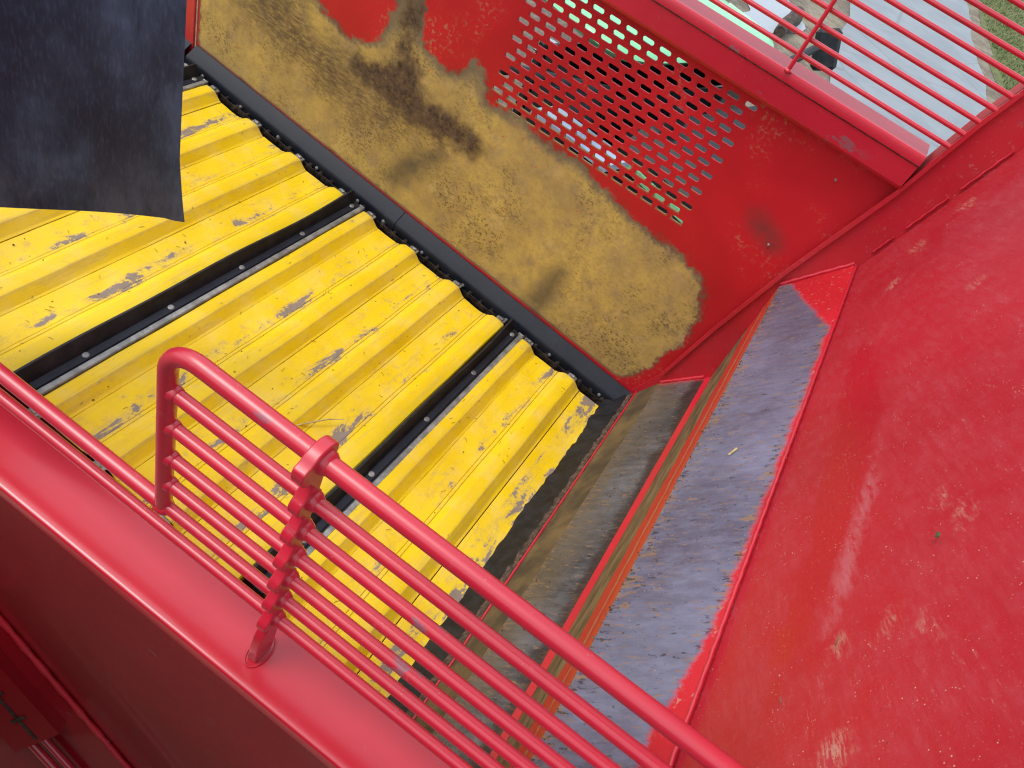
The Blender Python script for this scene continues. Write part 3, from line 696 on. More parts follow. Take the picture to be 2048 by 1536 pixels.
# ================================================================== CONVEYOR BELT
belt = empty('conveyor_belt', (0, 0, 0), (0, BETA, 0))
tag(belt, 'yellow corrugated slat conveyor with black rubber flights on the hopper floor', 'conveyor')
SY0, SY1 = .765, 2.222
NY = 56
PROF = [(-.1765, -.0425), (-.174, -.0400), (-.150, -.0395), (-.120, -.0395), (-.092, -.0390), (-.076, -.0375), (-.0735, -.0400), (-.0715, -.0345), (-.062, -.0300), (-.0595, -.0325), (-.057, -.0265), (-.038, -.0060), (-.032, -.0012), (-.026, .0), (.000, .0003), (.013, -.0003), (.0185, -.0025), (.023, -.007), (.046, -.0335), (.050, -.0375), (.0575, -.0400), (.0590, -.0430)]
PROF = [(a, b_ * .68) for a, b_ in PROF]
def slat_mesh(name, prof, seed, tail=False):
    """corrugated sheet: profile along x, running along y, thickness 5 mm, a little dented"""
    r = np.random.default_rng(seed); ph = r.uniform(0, 6, 8); n = len(prof)
    v, f, val, gri, sea, wor = [], [], [], [], [], []
    # resample profile
    P = []
    for (x0, z0), (x1, z1) in zip(prof[:-1], prof[1:]):
        k = max(1, int(abs(x1 - x0) / .012))
        P += [(x0 + (x1 - x0) * i / k, z0 + (z1 - z0) * i / k) for i in range(k)]
    P.append(prof[-1]); n = len(P)
    for side, off in ((0, 0), (1, -.005)):
        for x, z in P:
            for j in range(NY + 1):
                y = SY0 + (SY1 - SY0) * j / NY; yy = y * 1.0
                valley = max(0, min(1, (x + .160) / .02)) * max(0, min(1, (-.072 - x) / .02)) if x < .06 else 1.0
                cr = (math.sin(yy * 21 + ph[0]) + math.sin(yy * 34 + ph[1] + x * 30) + .7 * math.sin(yy * 55 + ph[2])) * .0011
                dz = cr * (valley + .25) + .0010 * math.sin(yy * 3 + ph[3])
                dx = .0008 * math.sin(yy * 13 + ph[4]) * (1 if -.08 < x < .05 else 0)
                xx = x + dx
                if tail and x > .17: xx += (.006 * math.sin(yy * 31 + ph[5]) * math.sin(yy * 17 + ph[6]) + r.normal() * .0022) * (x - .17) / .03; dz -= (x - .17) * .5
                if j == NY or j == 0: dz -= .0015
                v.append((xx, y, z + dz + off))
                val.append(valley)
                g = max(0, 1 - abs(x + .066) / .012) * .8 + max(0, 1 - abs(x - .019) / .008) * 1.0 + max(0, 1 - abs(x + .030) / .01) * .35 + max(0, 1 - abs(x - .056) / .008) * .6
                g += .5 * max(0, 1 - (SY1 - y) / .06)
                gri.append(min(1, g)); sea.append(1.0 if (x <= -.1750 or x >= .0583 and x < .0592 or abs(x + .0735) < .0006 or abs(x + .0595) < .0006) else 0.0)
                wo = max(0, 1 - abs(x + .088) / .045) * .95 + (0.9 if tail and x > .09 else 0)
                wor.append(min(1, wo))
    W = NY + 1; N = n * W
    for i in range(n - 1):
        for j in range(NY):
            q = (i * W + j, (i + 1) * W + j, (i + 1) * W + j + 1, i * W + j + 1)
            f.append(q); f.append(tuple(N + a for a in q[::-1]))
    for i in range(n - 1): f += [(i * W, N + i * W, N + (i + 1) * W, (i + 1) * W), (i * W + NY, (i + 1) * W + NY, N + (i + 1) * W + NY, N + i * W + NY)]
    for j in range(NY): f += [(j, j + 1, N + j + 1, N + j), ((n - 1) * W + j, N + (n - 1) * W + j, N + (n - 1) * W + j + 1, (n - 1) * W + j + 1)]
    o = mesh_obj(name, v, f, 'yellow', belt, attrs=dict(valley=val, grime=gri, seam=sea, worn=wor))
    smooth_angle(o, 22); return o
full = PROF
first = [(-.0300, -.0420), (-.0290, -.004), (-.024, -.0005)] + [p for p in PROF if p[0] > -.017]
last = [p for p in PROF if p[0] < .013] + [(.024, -.004), (.0285, -.010), (.0295, -.042)]
tailp = [(.0597, -.0430), (.062, -.0400), (.095, -.0395), (.125, -.0395), (.150, -.040), (.158, -.0375), (.170, -.037), (.186, -.041), (.204, -.050)]
tailp = [(a, b_ * .68) for a, b_ in tailp]
clip_src = None; clips = []
def clip(parent, x, yend, sgn):
    global clip_src
    if clip_src is None:
        b = B(); b.box((-.020, -.004, -.012), (.022, .026, -.006), .002); b.box((-.006, .008, -.0055), (.010, .020, .002), .002); b.box((.012, .0, -.05), (.018, .024, -.0125), .001)
        b.tube([(-.010, .016, -.006), (-.010, .016, -.001)], .005, 8)
        clip_src = b.build('end_clip', 'zinc', parent); o = clip_src
    else: o = share(clip_src, 'end_clip', parent)
    o.location = (x, yend, 0); o.rotation_euler = (0, 0, 0 if sgn > 0 else math.pi); return o
P_GROUPS = [([-2.10, -1.8635, -1.6275, -1.392], .2360), ([-1.237, -1.006, -.775, -.544], .231), ([-.399, -.171], .228), ([-2.965, -2.729, -2.4925, -2.256], .236)]
cache = {}
for gi, (ps, pit) in enumerate(P_GROUPS):
    for i, x in enumerate(ps):
        if i == 0: kind, prof = 'first', first
        elif i == 3: kind, prof = 'last', last
        else: kind, prof = 'full', full
        var = (gi * 4 + i) % 3; kk = (kind, var)
        sx = pit / .2358
        if kk not in cache: cache[kk] = o = slat_mesh('slat', prof, 11 + var * 7 + len(kind))
        else: o = share(cache[kk], 'slat', belt)
        o.location = (x, 0, 0)
        if kind != 'first': o.scale = (sx, 1, 1)
        clip(o, 0, SY1 + .001, 1); clip(o, 0, SY0 - .001, -1)
o = slat_mesh('end_slat', tailp, 99, True); o.location = (-.171, 0, 0)
# flights
def flight(x):
    """black rubber paddle, clamp strip with bolts, galvanised angle; x = ridge before it (belt-local)"""
    fl = B()
    v = []; n = 40
    for j in range(n + 1):
        y = .782 + (2.246 - .782) * j / n
        b0 = .0035 * math.sin(y * 4.2) + .003 * math.sin(y * 9 + x * 7)
        top = .030 + .0025 * math.sin(y * 5.3)
        prof = [(.036 + b0, top), (.044 + b0, top + .002), (.060, .004), (.066, -.010), (.097, -.014), (.097, -.022), (.060, -.022), (.050, -.012)]
        v += [(x + a, y, c) for a, c in prof]
    f = [(8 * j + a, 8 * j + (a + 1) % 8, 8 * j + 8 + (a + 1) % 8, 8 * j + 8 + a) for j in range(n) for a in range(8)] + [tuple(range(8))[::-1], tuple(range(8 * n, 8 * n + 8))]
    body = smooth_angle(mesh_obj('flight', v, f, 'rubber', belt), 35)
    B().box((x + .068, .80, -.0138), (x + .092, 2.226, -.0082), .0015).build('clamp_strip', 'plastic', body)
    for y in (.972, 1.283, 1.594, 1.907, 2.207):
        bb = B(); bb.tube([(x + .0775, y, -.0082), (x + .0775, y, -.0060), (x + .0775, y, -.0040)], [.0105, .0105, .0075], 12)
        smooth_angle(bb.build('bolt', 'zinc', body), 30)
    a = B(); a.extrude([(x + .099, -.0045), (x + .102, -.0015), (x + .117, -.0010), (x + .120, -.004), (x + .120, -.045), (x + .099, -.045)], 'y', .79, 2.236)
    a.box((x + .092, 2.237, -.03), (x + .118, 2.243, -.002), .002)
    a.build('steel_angle', 'zinc', body)
    return body
flight(-1.392); flight(-.544); flight(-2.256)
# chain along both edges of the belt: links, rollers and pins
def chain(yc, nm='chain'):
    root = B(); root.box((-3.0, yc - .004, -.060), (.06, yc + .004, -.052)); root = root.build(nm, 'dark', belt)
    link = None; pin = None; n = 0
    x = -2.95
    while x < .03:
        if link is None:
            b = B()
            for dy in (-.016, .016):
                pr = [(-.030 + .012 * math.cos(a), .012 * math.sin(a)) for a in np.linspace(math.pi / 2, 3 * math.pi / 2, 7)] + [(.030 + .012 * math.cos(a), .012 * math.sin(a)) for a in np.linspace(-math.pi / 2, math.pi / 2, 7)]
                b.extrude(pr, 'y', dy - .002, dy + .002)
            link = b.build('link', 'dark', root)
            pb = B(); pb.tube([(0, -.021, 0), (0, .021, 0)], .0065, 8); pb.tube([(0, -.012, 0), (0, .012, 0)], .010, 10)
            pin = pb.build('roller', 'dark', root); l, p_ = link, pin
            hb = B().ball((0, 0, 0), .0048, 8, 5); head = hb.build('pin_head', 'pin', root, True); h = head
        else: l = share(link, 'link', root); p_ = share(pin, 'roller', root); h = share(head, 'pin_head', root)
        yo = .0045 if n % 2 else 0.0
        l.location = (x, yc + yo, -.030); p_.location = (x + .030, yc, -.030); h.location = (x + .030, yc + .0205 - (0.0 if yc > 1 else .041), -.0245)
        h.scale = (1, 1, 1) if n % 3 != 1 else (.5, .5, .5)
        x += .058; n += 1
    return root
chain(2.262); chain(.725)
# unseen pan added under the belt to block light from the ground
B().box((-3.1, .60, -.24), (.10, 2.30, -.225)).build('light_block_pan', 'darkred', belt)
# splice plates where the last slat has torn away
for y, xx, ln in [(1.115, .018, .052), (1.045, .020, .05), (.975, .012, .03)]:
    B().box((xx, y - ln / 2, -.010), (xx + .022, y + ln / 2, -.002), .002).build('splice_plate', 'grey_worn', belt)

# ================================================================== NEAR SIDE BEAM AND OUTER PANELS
beam = empty('hopper_near_beam', (-.6, .49, .53))
tag(beam, 'glossy red side beam along the near edge of the hopper', 'beam')
BX0, BX1 = -2.0 + .6, .40 + .6
prof = [(.559, .497), (.559, .526), (.5565, .531), (.551, .533), (.500, .5312), (.446, .533), (.432, .5330), (.4275, .5318), (.4248, .529), (.424, .525), (.424, .497)]
smooth_angle(B().extrude([(a - .49, b - .53) for a, b in prof], 'x', BX0, BX1).build('beam_section', 'red_gloss', beam), 40)
b = B(); b.extrude([(.558 - .49, .4968 - .53), (.64 - .49, .05 - .53), (.66 - .49, -.25 - .53), (.652 - .49, -.25 - .53), (.632 - .49, .05 - .53), (.550 - .49, .4968 - .53)], 'x', BX0, BX1)
b.build('inner_wall', 'red_dusty', beam)
# outer skin
sk = B().box((BX0, .4255 - .49, -2.1 - .53), (BX1, .4315 - .49, .4968 - .53)).build('outer_skin', 'red_skin_shaded', beam)
# lower housing: sloping cover that leaves the skin along a slanted seam
S1 = Vector((-1.40, .4245, .06)); S2 = Vector((-.10, .4245, -1.15)); dn = Vector((0, -.46, -.75))
P = [S1, S2, S2 + dn * 1.6, S1 + dn * 1.9]
nn = (P[1] - P[0]).cross(P[3] - P[0]).normalized()
if nn.y > 0: nn = -nn
v = [p - Vector((-.6, .49, .53)) for p in P] + [p - nn * .006 - Vector((-.6, .49, .53)) for p in P]
mesh_obj('lower_cover', v, [(0, 1, 2, 3), (7, 6, 5, 4), (0, 4, 5, 1), (1, 5, 6, 2), (2, 6, 7, 3), (3, 7, 4, 0)], 'red_skin_shaded', beam)
dirs = (S2 - S1).normalized()
pts = [S1 + (S2 - S1) * t + nn * .006 + Vector((0, -.004, 0)) - Vector((-.6, .49, .53)) for t in np.linspace(0, 1, 60)]
smooth_angle(B().tube([p + Vector((0, 0, .002 * math.sin(i * 1.3))) for i, p in enumerate(pts)], [.009 + .0015 * math.sin(i * 2.1) for i in range(60)], 8).build('seam_bead', 'red_dusty', beam), 60)

O2 = Vector((-.6, .49, .53))
ex = (S2 - S1).normalized(); ey = (nn.cross(ex)).normalized()
if ey.z > 0: ey = -ey
org = Vector((-.80, .345, -.62)); org = org - nn * (org - S1).dot(nn)
def on_cover(a, b_, h): return org + ex * a + ey * b_ + nn * h - O2
def cover_box(name, a0, a1, b0, b1, h, mat, h0=.001, bev=.0):
    q = [on_cover(a, b_, hh) for a in (a0, a1) for b_ in (b0, b1) for hh in (h0, h)]
    return mesh_obj(name, q, [(0, 1, 3, 2), (4, 6, 7, 5), (0, 4, 5, 1), (2, 3, 7, 6), (0, 2, 6, 4), (1, 5, 7, 3)], mat, beam)
cover_box('latch_box', -.40, .045, -.055, .085, .045, 'red_skin_shaded')
cover_box('latch_slot', -.40, .030, .004, .013, .0465, 'dark', .030)
for a in (-.16, -.06): cover_box('latch_pin', a, a + .008, -.012, .028, .050, 'dark', .044)
for b_, r_ in ((.012, .010), (.050, .012)):
    smooth_angle(B().tube([on_cover(.045, b_, .022), on_cover(.9, b_, .022)], r_, 14).build('cable_tube', 'red_gloss', beam), 60)

# ================================================================== ADDED PLATFORM (unseen, shades the near outer panel)
plat = empty('shade_platform', (-.1, -.45, .34))
tag(plat, 'added unseen platform that shades the outer panel below the near beam', 'platform')
b = B(); b.box((-1.9, -.75, -.03), (1.6, .57, .0), .004); b.build('shade_floor', 'blackp0', plat)
B().box((-1.9, .553, .0005), (1.6, .558, .19)).build('shade_board', 'darkred', plat)  # added edge board, keeps more skylight off the outer panel
b = B(); b.box((-1.9, -.78, -1.6), (1.6, -.755, 1.35), .004); b.build('shade_panel', 'darkred', plat)  # added unseen screen, darkens the outer panel
for x in (-1.6, 1.3):
    B().box((x - .03, -.70, -2.8), (x + .03, -.64, -.031)).build('leg', 'darkred', plat); B().box((x - .03, .42, -2.8), (x + .03, .48, -.031)).build('leg', 'darkred', plat)

# ================================================================== NEAR GUARD RAIL
NYR = .50
rail = empty('guard_rail', (-.255, NYR, .533))
tag(rail, 'thick red tubular guard rail with scalloped bracket in the foreground', 'guard rail')
O = Vector((-.255, NYR, .533))
def L(x, y, z): return (x - O.x, y - O.y, z - O.z)
ZT = 1.190; XP = -.512; RT = .0143; RR = .0113
pts = [L(.415, NYR, ZT)]
rb = .055
for a in np.linspace(0, math.pi / 2, 12): pts.append(L(XP + rb - rb * math.sin(a), NYR, ZT - rb + rb * math.cos(a)))
pts.append(L(XP, NYR, .765))
smooth_angle(B().tube(pts, RT, 24).build('top_rail', 'red_rail', rail), 60)
RODS = [1.093, 1.010, .927, .850, .772, .690]
for i, z in enumerate(RODS):
    x0 = XP + .012 if i < 4 else (XP if i == 4 else -2.0)
    smooth_angle(B().tube([L(x0, NYR, z), L(.40, NYR, z)], RR, 18).build('rod', 'red_rail', rail), 60)
    if i < 4:
        bb = B(); bb.tube([L(XP + .009, NYR, z), L(XP + .017, NYR, z), L(XP + .022, NYR, z)], [.0140, .0132, RR + .0003], 14)
        smooth_angle(bb.build('weld', 'red_rail', rail), 80)
smooth_angle(B().tube([L(-2.0, NYR, .772), L(XP - .006, NYR, .772)], RT, 20).build('lower_rail', 'red_rail', rail), 60)
bb = B().ball(L(XP, NYR, .766), .0175, 14, 8, (1.25, 1, .8)); smooth_angle(bb.build('weld', 'red_rail', rail), 80)
# scalloped bracket: a 16 mm plate across the rail line, a lobe round every bar
def bracket(x):
    zs = [ZT] + RODS; rad = [.034] + [.0235] * 6
    outer, inner = [], []
    th = np.linspace(0, math.pi, 15)
    prof = []
    # outer (-y) side from the top down: lobes with notches between them
    prof += [(-.033 * math.sin(a) - .003, ZT + .031 * math.cos(a)) for a in np.linspace(R(-58), R(58), 12)]
    for i, z in enumerate(zs):
        r = rad[i]; zz0 = z + r * .9 if i else z + .008
        for a in np.linspace(math.pi * .22 if i else math.pi * .40, math.pi * .86, 12):
            prof.append((-r * 1.18 * math.sin(a) - .004, z + r * 1.12 * math.cos(a)))
        if i < 6: prof.append((-.010, (z + zs[i + 1]) / 2 - .002))
    prof += [(-.020, .662), (-.030, .640), (-.034, .600), (-.030, .538), (-.026, .5325)]
    prof += [(.014, .5325), (.016, .56), (.016, .63), (.012, .665)]
    for i, z in list(enumerate(zs))[::-1]:
        r = .0185 if i else .026
        for a in np.linspace(math.pi * .9, math.pi * (.12 if i else .46), 8): prof.append((r * math.sin(a) * .9 + .002, z + r * math.cos(a)))
    b = B(); b.extrude([(NYR + y - O.y, z - O.z) for y, z in prof], 'x', x - .0098 - O.x, x + .0098 - O.x)
    o = smooth_angle(b.build('bracket', 'red_rail', rail), 40)
    md = o.modifiers.new('bevel', 'BEVEL'); md.width = .0022; md.segments = 2; md.limit_method = 'ANGLE'; md.angle_limit = R(50)
    for i, z in enumerate(zs):
        R0 = RT if i == 0 else RR
        bb = B(); bb.tube([L(x + .007, NYR + .001, z - .001), L(x + .014, NYR + .001, z - .001), L(x + .021, NYR, z)], [R0 + .0062, R0 + .0045, R0 + .0003], 14)
        smooth_angle(bb.build('weld', 'red_rail', rail), 80)
    # lip of the socket in the beam
    bb = B(); k = [(x - O.x + .020 * math.cos(a), -.006 + .036 * math.sin(a), .0012) for a in np.linspace(0, 2 * math.pi, 28)]
    bb.tube(k, .0022, 6, False); smooth_angle(bb.build('socket_lip', 'red_rail', rail), 60)
bracket(-.255)

# ================================================================== RUBBER CURTAIN
def curtain():
    Pc = Vector((-1.253, 1.265, 0)); d = Vector((.286, .326, 0)).normalized()
    nx, nz = 44, 50; v = []; S0 = -1.15
    for i in range(nx + 1):
        for j in range(nz + 1):
            t = i / nx; u = j / nz
            zb = .500 + (.006 * math.sin(t * 30) if t > .97 else 0) + .020 * max(0, (.75 - t)) ** 1.2 * (1 if t < .75 else 0)
            z = zb + (1.62 - zb) * u
            sr = -.0186 * min(1, (z - .5) / .2) ** .8 if z > .5 else 0
            s = S0 + (sr - S0) * t
            bow = .012 * math.sin(z * 5.5 + 1) * t + .008 * math.sin(s * 9) * (1.62 - z)
            p = Pc + d * s; n = Vector((d.y, -d.x, 0))
            v.append((p.x + n.x * bow, p.y + n.y * bow, z))
    N = len(v); n = Vector((d.y, -d.x, 0)); v += [(a + n.x * -.005, b + n.y * -.005, c) for a, b, c in v]
    W = nz + 1; f = []
    for i in range(nx):
        for j in range(nz):
            q = (i * W + j, (i + 1) * W + j, (i + 1) * W + j + 1, i * W + j + 1); f += [q, tuple(N + a for a in q[::-1])]
    for i in range(nx): f += [(i * W, N + i * W, N + (i + 1) * W, (i + 1) * W), (i * W + nz, (i + 1) * W + nz, N + (i + 1) * W + nz, N + i * W + nz)]
    for j in range(nz): f += [(j, j + 1, N + j + 1, N + j), (nx * W + j, N + nx * W + j, N + nx * W + j + 1, nx * W + j + 1)]
    root = empty('rubber_curtain', (Pc.x, Pc.y, .5)); tag(root, 'black scuffed rubber curtain hanging over the yellow belt', 'curtain')
    o = mesh_obj('rubber_sheet', [(a - Pc.x, b - Pc.y, c - .5) for a, b, c in v], f, 'curtain', root); smooth_angle(o, 50)
    b = B(); a0 = d * (-1.25); a1 = d * .10
    b.tube([(a0.x, a0.y, 1.135), (a1.x, a1.y, 1.135)], .025, 16); smooth_angle(b.build('hanging_bar', 'red_rail', root), 60)
    for q in (d * .02, d * -1.18):
        smooth_angle(B().tube([(q.x, q.y, 1.135), (-2.1, q.y, 1.135), (-2.1, q.y, -3.0)], .03, 14).build('support_arm', 'red_rail', root), 60)
    return root
curtain()

# ================================================================== TRACTOR BEHIND THE WALL
m = M('green_cab_paint'); m.set(color=m.mix(m.noise(2, 3), (0.20, 0.60, 0.30), (0.25, 0.68, 0.36)), rough=.4, coat=.5); MAT['green'] = m.m
MAT['glass'] = M('cab_glass', color=(0.012, 0.018, 0.020), rough=.10, spec=.35).m
MAT['tyre'] = simple('muddy_tyre', (0.02, 0.018, 0.017), (0.10, 0.065, 0.045), 9, .85, .5).m
MAT['blackp'] = simple('black_moulding', (0.008, 0.010, 0.012), (0.022, 0.026, 0.028), 8, .5, spec=.3).m
MAT['white'] = simple('white_panel', (0.62, 0.63, 0.63), (0.75, 0.75, 0.74), 5, .5).m
MAT['skyblue'] = simple('sky_reflection_blue', (0.30, 0.42, 0.58), (0.42, 0.54, 0.68), 4, .4).m  # pale blue standing in for sky reflected in glass
MAT['hubgrey'] = simple('wheel_hub', (0.35, 0.36, 0.36), (0.5, 0.5, 0.5), 8, .5).m
tr = empty('tractor', (-.97, 4.80, GZ), (0, 0, R(-108.2)))
tag(tr, 'light green tractor with black mirror arm parked behind the slotted wall', 'tractor')
# local: +y forward, +x right; cab centre at origin
rings = []
for z, sx, sy in [(2.99, .82, .27), (3.01, .89, .32), (3.04, .91, .34), (3.07, .89, .32), (3.09, .82, .27), (3.10, .5, .14)]:
    ring = []
    for k in range(48):
        a = 2 * math.pi * k / 48; ca, sa = math.cos(a), math.sin(a); q = 5.0
        rr_ = (abs(ca) ** q + abs(sa) ** q) ** (-1 / q); ring.append((sx * rr_ * ca, 1.38 * sy * rr_ * sa - .13, z))
    rings.append(ring)
v = [p for r_ in rings for p in r_]; f = [(i * 48 + j, i * 48 + (j + 1) % 48, (i + 1) * 48 + (j + 1) % 48, (i + 1) * 48 + j) for i in range(5) for j in range(48)] + [tuple(range(48))[::-1], tuple(range(240, 288))]
smooth_angle(B().add(v, f).build('cab_roof', 'green', tr), 40)
B().box((-.46, -.48, 3.085), (-.20, -.28, 3.112), .012).build('roof_hatch', 'hubgrey', tr)
B().extrude([(-.83, 3.085), (-.822, 3.096), (-.812, 3.096), (-.804, 3.085)], 'y', -.2, .24).build('roof_rib', 'green', tr)
for sx in (-1, 1):
    B().add([(sx * .86, -.22, 1.35), (sx * .86, .22, 1.35), (sx * .84, .22, 2.80), (sx * .84, -.22, 2.80), (sx * .845, -.22, 1.35), (sx * .845, .22, 1.35), (sx * .825, .22, 2.80), (sx * .825, -.22, 2.80)], [(0, 1, 2, 3), (7, 6, 5, 4), (0, 4, 5, 1), (1, 5, 6, 2), (2, 6, 7, 3), (3, 7, 4, 0)]).build('side_window', 'glass', tr)
    for y in (-.25, .25): B().box((sx * .84 - .03, y - .028, 1.1), (sx * .84 + .03, y + .028, 2.83), .01).build('cab_pillar', 'blackp', tr)
B().box((-.80, .262, 1.5), (.80, .277, 2.80)).build('windscreen', 'glass', tr)
B().box((-.80, -.277, 1.5), (.80, -.262, 2.80)).build('rear_window', 'glass', tr)
B().box((-.78, .36, 1.25), (.78, 2.9, 2.78), .12).build('bonnet', 'blackp', tr)
for x in (-.795, .782):
    for z in (1.45, 1.85, 2.55): B().box((x, .5, z), (x + .013, 2.6, z + .05)).build('side_stripe', 'green' if z > 1.8 else 'hubgrey', tr)
B().box((-.60, .30, .65), (.60, 2.9, 1.24), .05).build('engine_block', 'blackp', tr)
B().box((-.86, -.30, .9), (.86, .29, 1.34), .06).build('cab_floor', 'blackp', tr)
def slab(name, x0, x1, y0, y1, z0, z1, mat):   # panel sloping up towards the front
    B().add([(x0, y0, z0), (x1, y0, z0), (x1, y1, z1), (x0, y1, z1), (x0, y0, z0 - .04), (x1, y0, z0 - .04), (x1, y1, z1 - .04), (x0, y1, z1 - .04)], [(0, 1, 2, 3), (7, 6, 5, 4), (0, 4, 5, 1), (1, 5, 6, 2), (2, 6, 7, 3), (3, 7, 4, 0)]).build(name, mat, tr)
slab('sky_glint_panel', .87, 1.08, .02, .62, 2.60, 2.66, 'skyblue')  # added panel, its colour paints the sky's reflection in the vehicle's glass
slab('battery_cover', .80, .98, .80, 1.05, 2.40, 2.44, 'hubgrey')
slab('side_step', .76, 1.10, .62, 1.30, 1.25, 1.27, 'hubgrey')
slab('warning_panel', .77, .83, 1.20, 1.34, 1.62, 1.70, 'green')
for x in (-.35, .35): B().box((x - .12, 2.9, 1.68), (x + .12, 2.94, 1.82), .02).build('headlight', 'white', tr)
def wheel(x, y, r, wd):
    b = B(); n = 40
    pr = [(r * .55, -wd / 2), (r * .9, -wd / 2), (r * .98, -wd * .38), (r, -wd * .1), (r, wd * .1), (r * .98, wd * .38), (r * .9, wd / 2), (r * .55, wd / 2)]
    v = [(q[1], q[0] * math.cos(2 * math.pi * k / n), q[0] * math.sin(2 * math.pi * k / n)) for k in range(n) for q in pr]
    f = [(k * 8 + a, k * 8 + (a + 1) % 8, ((k + 1) % n) * 8 + (a + 1) % 8, ((k + 1) % n) * 8 + a) for k in range(n) for a in range(8)]
    b.add(v, f)
    for k in range(22):
        a = 2 * math.pi * k / 22
        for s_ in (-1, 1):
            a2 = a + (.14 if s_ > 0 else 0)
            c, s2 = math.cos(a2), math.sin(a2); c3, s3 = math.cos(a2 + .16), math.sin(a2 + .16)
            q = [(0, r * .99 * c, r * .99 * s2), (s_ * wd * .47, r * .94 * c3, r * .94 * s3)]
            b.tube(q, [.045 * r / .9, .05 * r / .9], 5)
    o = smooth_angle(b.build('wheel', 'tyre', tr), 30); o.location = (x, y, r)
    hb = B(); hb.tube([(-wd * .3, 0, 0), (wd * .3, 0, 0)], r * .56, 24); smooth_angle(hb.build('rim', 'hubgrey', o), 40)
    return o
for sx in (-1, 1): wheel(sx * .96, .0, .95, .50); wheel(sx * .96, 2.15, .80, .46)
for sx in (-1, 1):
    b = B(); pr = []
    for a in np.linspace(R(20), R(170), 14): pr.append((1.05 * math.cos(a), .95 + 1.05 * math.sin(a)))
    v = []
    for xo in (sx * .90, sx * 1.26):
        v += [(xo, y, z) for y, z in pr] + [(xo, y * .97, .95 + (z - .95) * .97) for y, z in pr]
    f = []
    for i in range(13): f += [(i, i + 1, 28 + i + 1, 28 + i), (14 + i, 42 + i, 42 + i + 1, 14 + i + 1), (i, 14 + i, 14 + i + 1, i + 1), (28 + i, 28 + i + 1, 42 + i + 1, 42 + i)]
    b.add(v, f); smooth_angle(b.build('mudguard', 'blackp', tr), 40)
    # mirrors on their arms
    b = B(); b.tube([(sx * .84, .27, 2.84), (sx * 1.15, .25, 2.90), (sx * 1.60, .20, 2.98), (sx * 1.78, .18, 2.97)], [.040, .034, .028, .024], 10)
    arm = smooth_angle(b.build('mirror_arm', 'blackp', tr), 50)
    b = B(); b.box((-.095, -.045, -.150), (.095, .045, .150), .03); mo = b.build('mirror', 'blackp', arm)
    ax = Vector((0, -.475, .873)).normalized(); wx = Vector((-.5, .8, 0)); wx = (wx - ax * wx.dot(ax)).normalized(); th_ = ax.cross(wx)
    mo.matrix_local = Matrix(((wx.x * 1, th_.x, ax.x, sx * 1.87), (wx.y, th_.y, ax.y, .18), (wx.z, th_.z, ax.z, 2.95), (0, 0, 0, 1)))
b = B(); b.tube([(.60, .60, 2.6), (.60, .60, 2.95)], .05, 14); b.build('exhaust', 'blackp', tr)
b = B(); b.box((-.5, -.9, .5), (.5, -.31, .95), .05); b.build('rear_linkage', 'blackp', tr)

lg = B().tube([(-1.60, 17.6, GZ + .14), (-1.62, 18.3, GZ + .16), (-1.60, 19.0, GZ + .17), (-1.66, 19.7, GZ + .15), (-1.67, 19.85, GZ + .14)], [.12, .16, .17, .15, .08], 12)
tag(smooth_angle(lg.build('log', 'tyre'), 50), 'dark brown muddy log lying beside the puddle on the verge', 'log')

# ================================================================== LOOSE BITS
def belt_world(x, y, z):
    return Vector((x * math.cos(BETA) + z * math.sin(BETA), y, -x * math.sin(BETA) + z * math.cos(BETA)))
s = B().tube([belt_world(-.86, 1.10, -.030), belt_world(-.79, 1.17, -.024), belt_world(-.74, 1.26, -.012), belt_world(-.69, 1.33, .004), belt_world(-.655, 1.37, .002)], [.004, .003, .0026, .0024, .001], 7)
s = s.build('straw', 'straw'); tag(s, 'long bent pale straw lying across two yellow slats', 'straw')
s = B().tube([belt_world(-.93, 1.325, -.033), belt_world(-.895, 1.31, -.033)], [.0025, .002], 6).build('twig', 'twig'); tag(s, 'short brown twig on a yellow slat beside the guard rail', 'twig')
# leaf scrap and twigs on the red back plate
def on_back(y, z, off=.003): return Vector((A4[0] + .2167 * (z - A4[1]) - off, y, z))
for y, z, r_, lab, mt in [(.855, 1.385, .0065, 'small green leaf scrap stuck on the red back plate', 'leafbit')]:
    b = B(); b.ball(on_back(y, z), r_, 7, 4, (.3, 1, .6)); tag(b.build('leaf_scrap', mt), lab, 'leaf')
for y, z, d, lab in [(.705, 1.255, (.0, .016, .004), 'thin brown twig stuck on the lower part of the red back plate'), (.63, 1.185, (.0, .012, -.006), 'short brown twig near the bottom of the red back plate')]:
    p = on_back(y, z); q = Vector(d)
    tag(B().tube([p, p + q * .5 + Vector((-.001, 0, .001)), p + q], .0008, 6).build('twig', 'twig'), lab, 'twig')
p = Vector((.31, 1.33, .90)); p = Vector((A3[0] + (A4[0] - A3[0]) * .44 - .004, 1.335, A3[1] + (A4[1] - A3[1]) * .44 + .002))
tag(B().tube([p, p + Vector((.008, .022, .012))], [.0022, .003], 6).build('straw', 'straw'), 'short pale straw lying on the upper grey steel plate', 'straw')
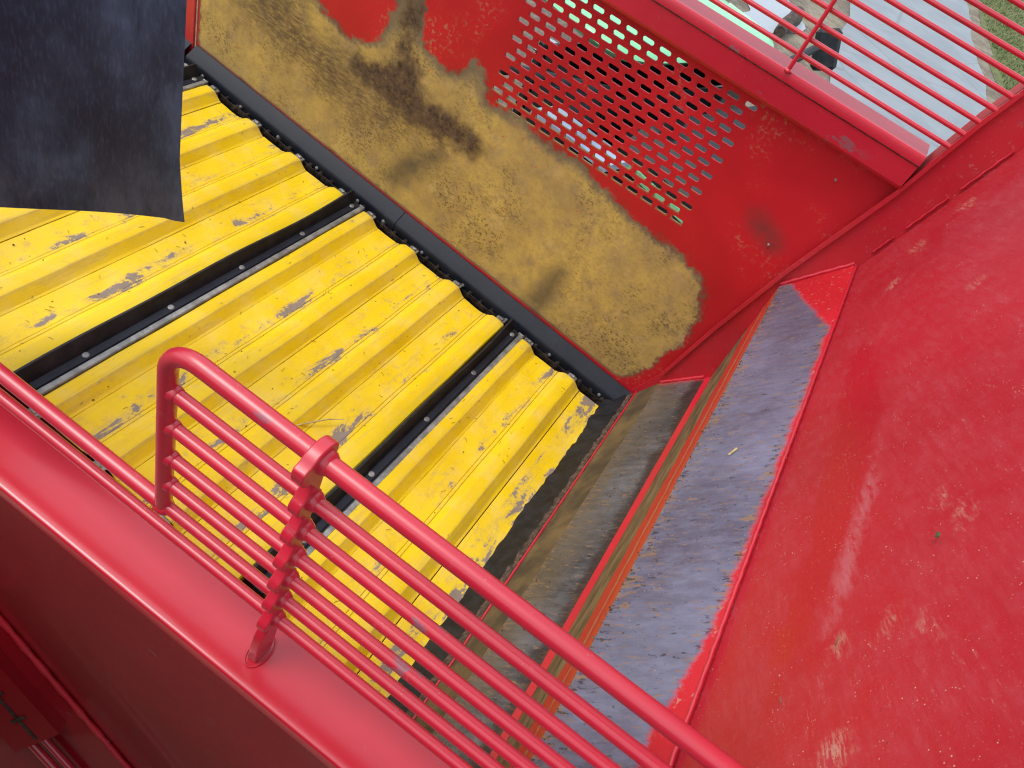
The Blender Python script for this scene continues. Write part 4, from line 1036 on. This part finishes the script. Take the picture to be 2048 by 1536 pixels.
# crumbs of soil on the belt
cv = B()
for i in range(150):
    x = rng.uniform(-1.95, 0.02); y = rng.uniform(.85, 2.2)
    r_ = rng.uniform(.0008, .0020) * (1.7 if rng.random() < .1 else 1)
    # height of the belt there
    best = None
    for ps, pit in P_GROUPS:
        for pk in ps:
            u = x - pk
            if -.17 < u < .059: best = np.interp(u, [a for a, _ in PROF], [b_ for _, b_ in PROF])
    if best is None: continue
    cv.ball(belt_world(x, y, best + r_ * .4), r_, 5, 3, (1, rng.uniform(.7, 2.2), .7))
tag(cv.build('soil_crumbs', 'crumb'), 'tiny dark soil crumbs scattered over the yellow belt', 'soil', kind='stuff')

# fine chaff: thin curled fibres on the slats and a line of dirt in the corner by the seal
fb = B()
for i in range(170):
    x = rng.uniform(-1.95, .0); y = rng.uniform(.85, 2.2); best = None
    for ps, pit in P_GROUPS:
        for pk in ps:
            if -.17 < x - pk < .059: best = np.interp(x - pk, [a for a, _ in PROF], [b_ for _, b_ in PROF])
    if best is None: continue
    a = rng.uniform(0, 6.28); ln = rng.uniform(.006, .02); cu = rng.uniform(-.5, .5)
    pts_ = [belt_world(x + ln * t * math.cos(a + cu * t), y + ln * t * math.sin(a + cu * t), best + .0012 + .001 * math.sin(t * 3)) for t in (0, .35, .7, 1)]
    fb.tube(pts_, .0006, 4)
tag(fb.build('chaff', 'twig'), 'fine dark plant fibres scattered over the yellow belt', 'chaff', kind='stuff')
cb = B()
for i in range(420):
    y = rng.uniform(.55, 2.28); t = rng.random()
    if t < .5: p = Vector((.066 + rng.normal() * .006, y, .074 + rng.random() * .006))
    elif t < .75: p = Vector((A3[0] - .002 + rng.normal() * .004, y, A3[1] + .004 + rng.random() * .006))
    else:
        q = rng.random(); p = Vector((A1[0] + (A2[0] - A1[0]) * q - .003, y, A1[1] + (A2[1] - A1[1]) * q + .003))
    cb.ball(p, rng.uniform(.0008, .0026), 5, 3, (1, rng.uniform(.8, 2), .7))
tag(cb.build('dirt_crumbs', 'crumb'), 'dark soil crumbs caught along the steel plates of the end wall', 'soil', kind='stuff')
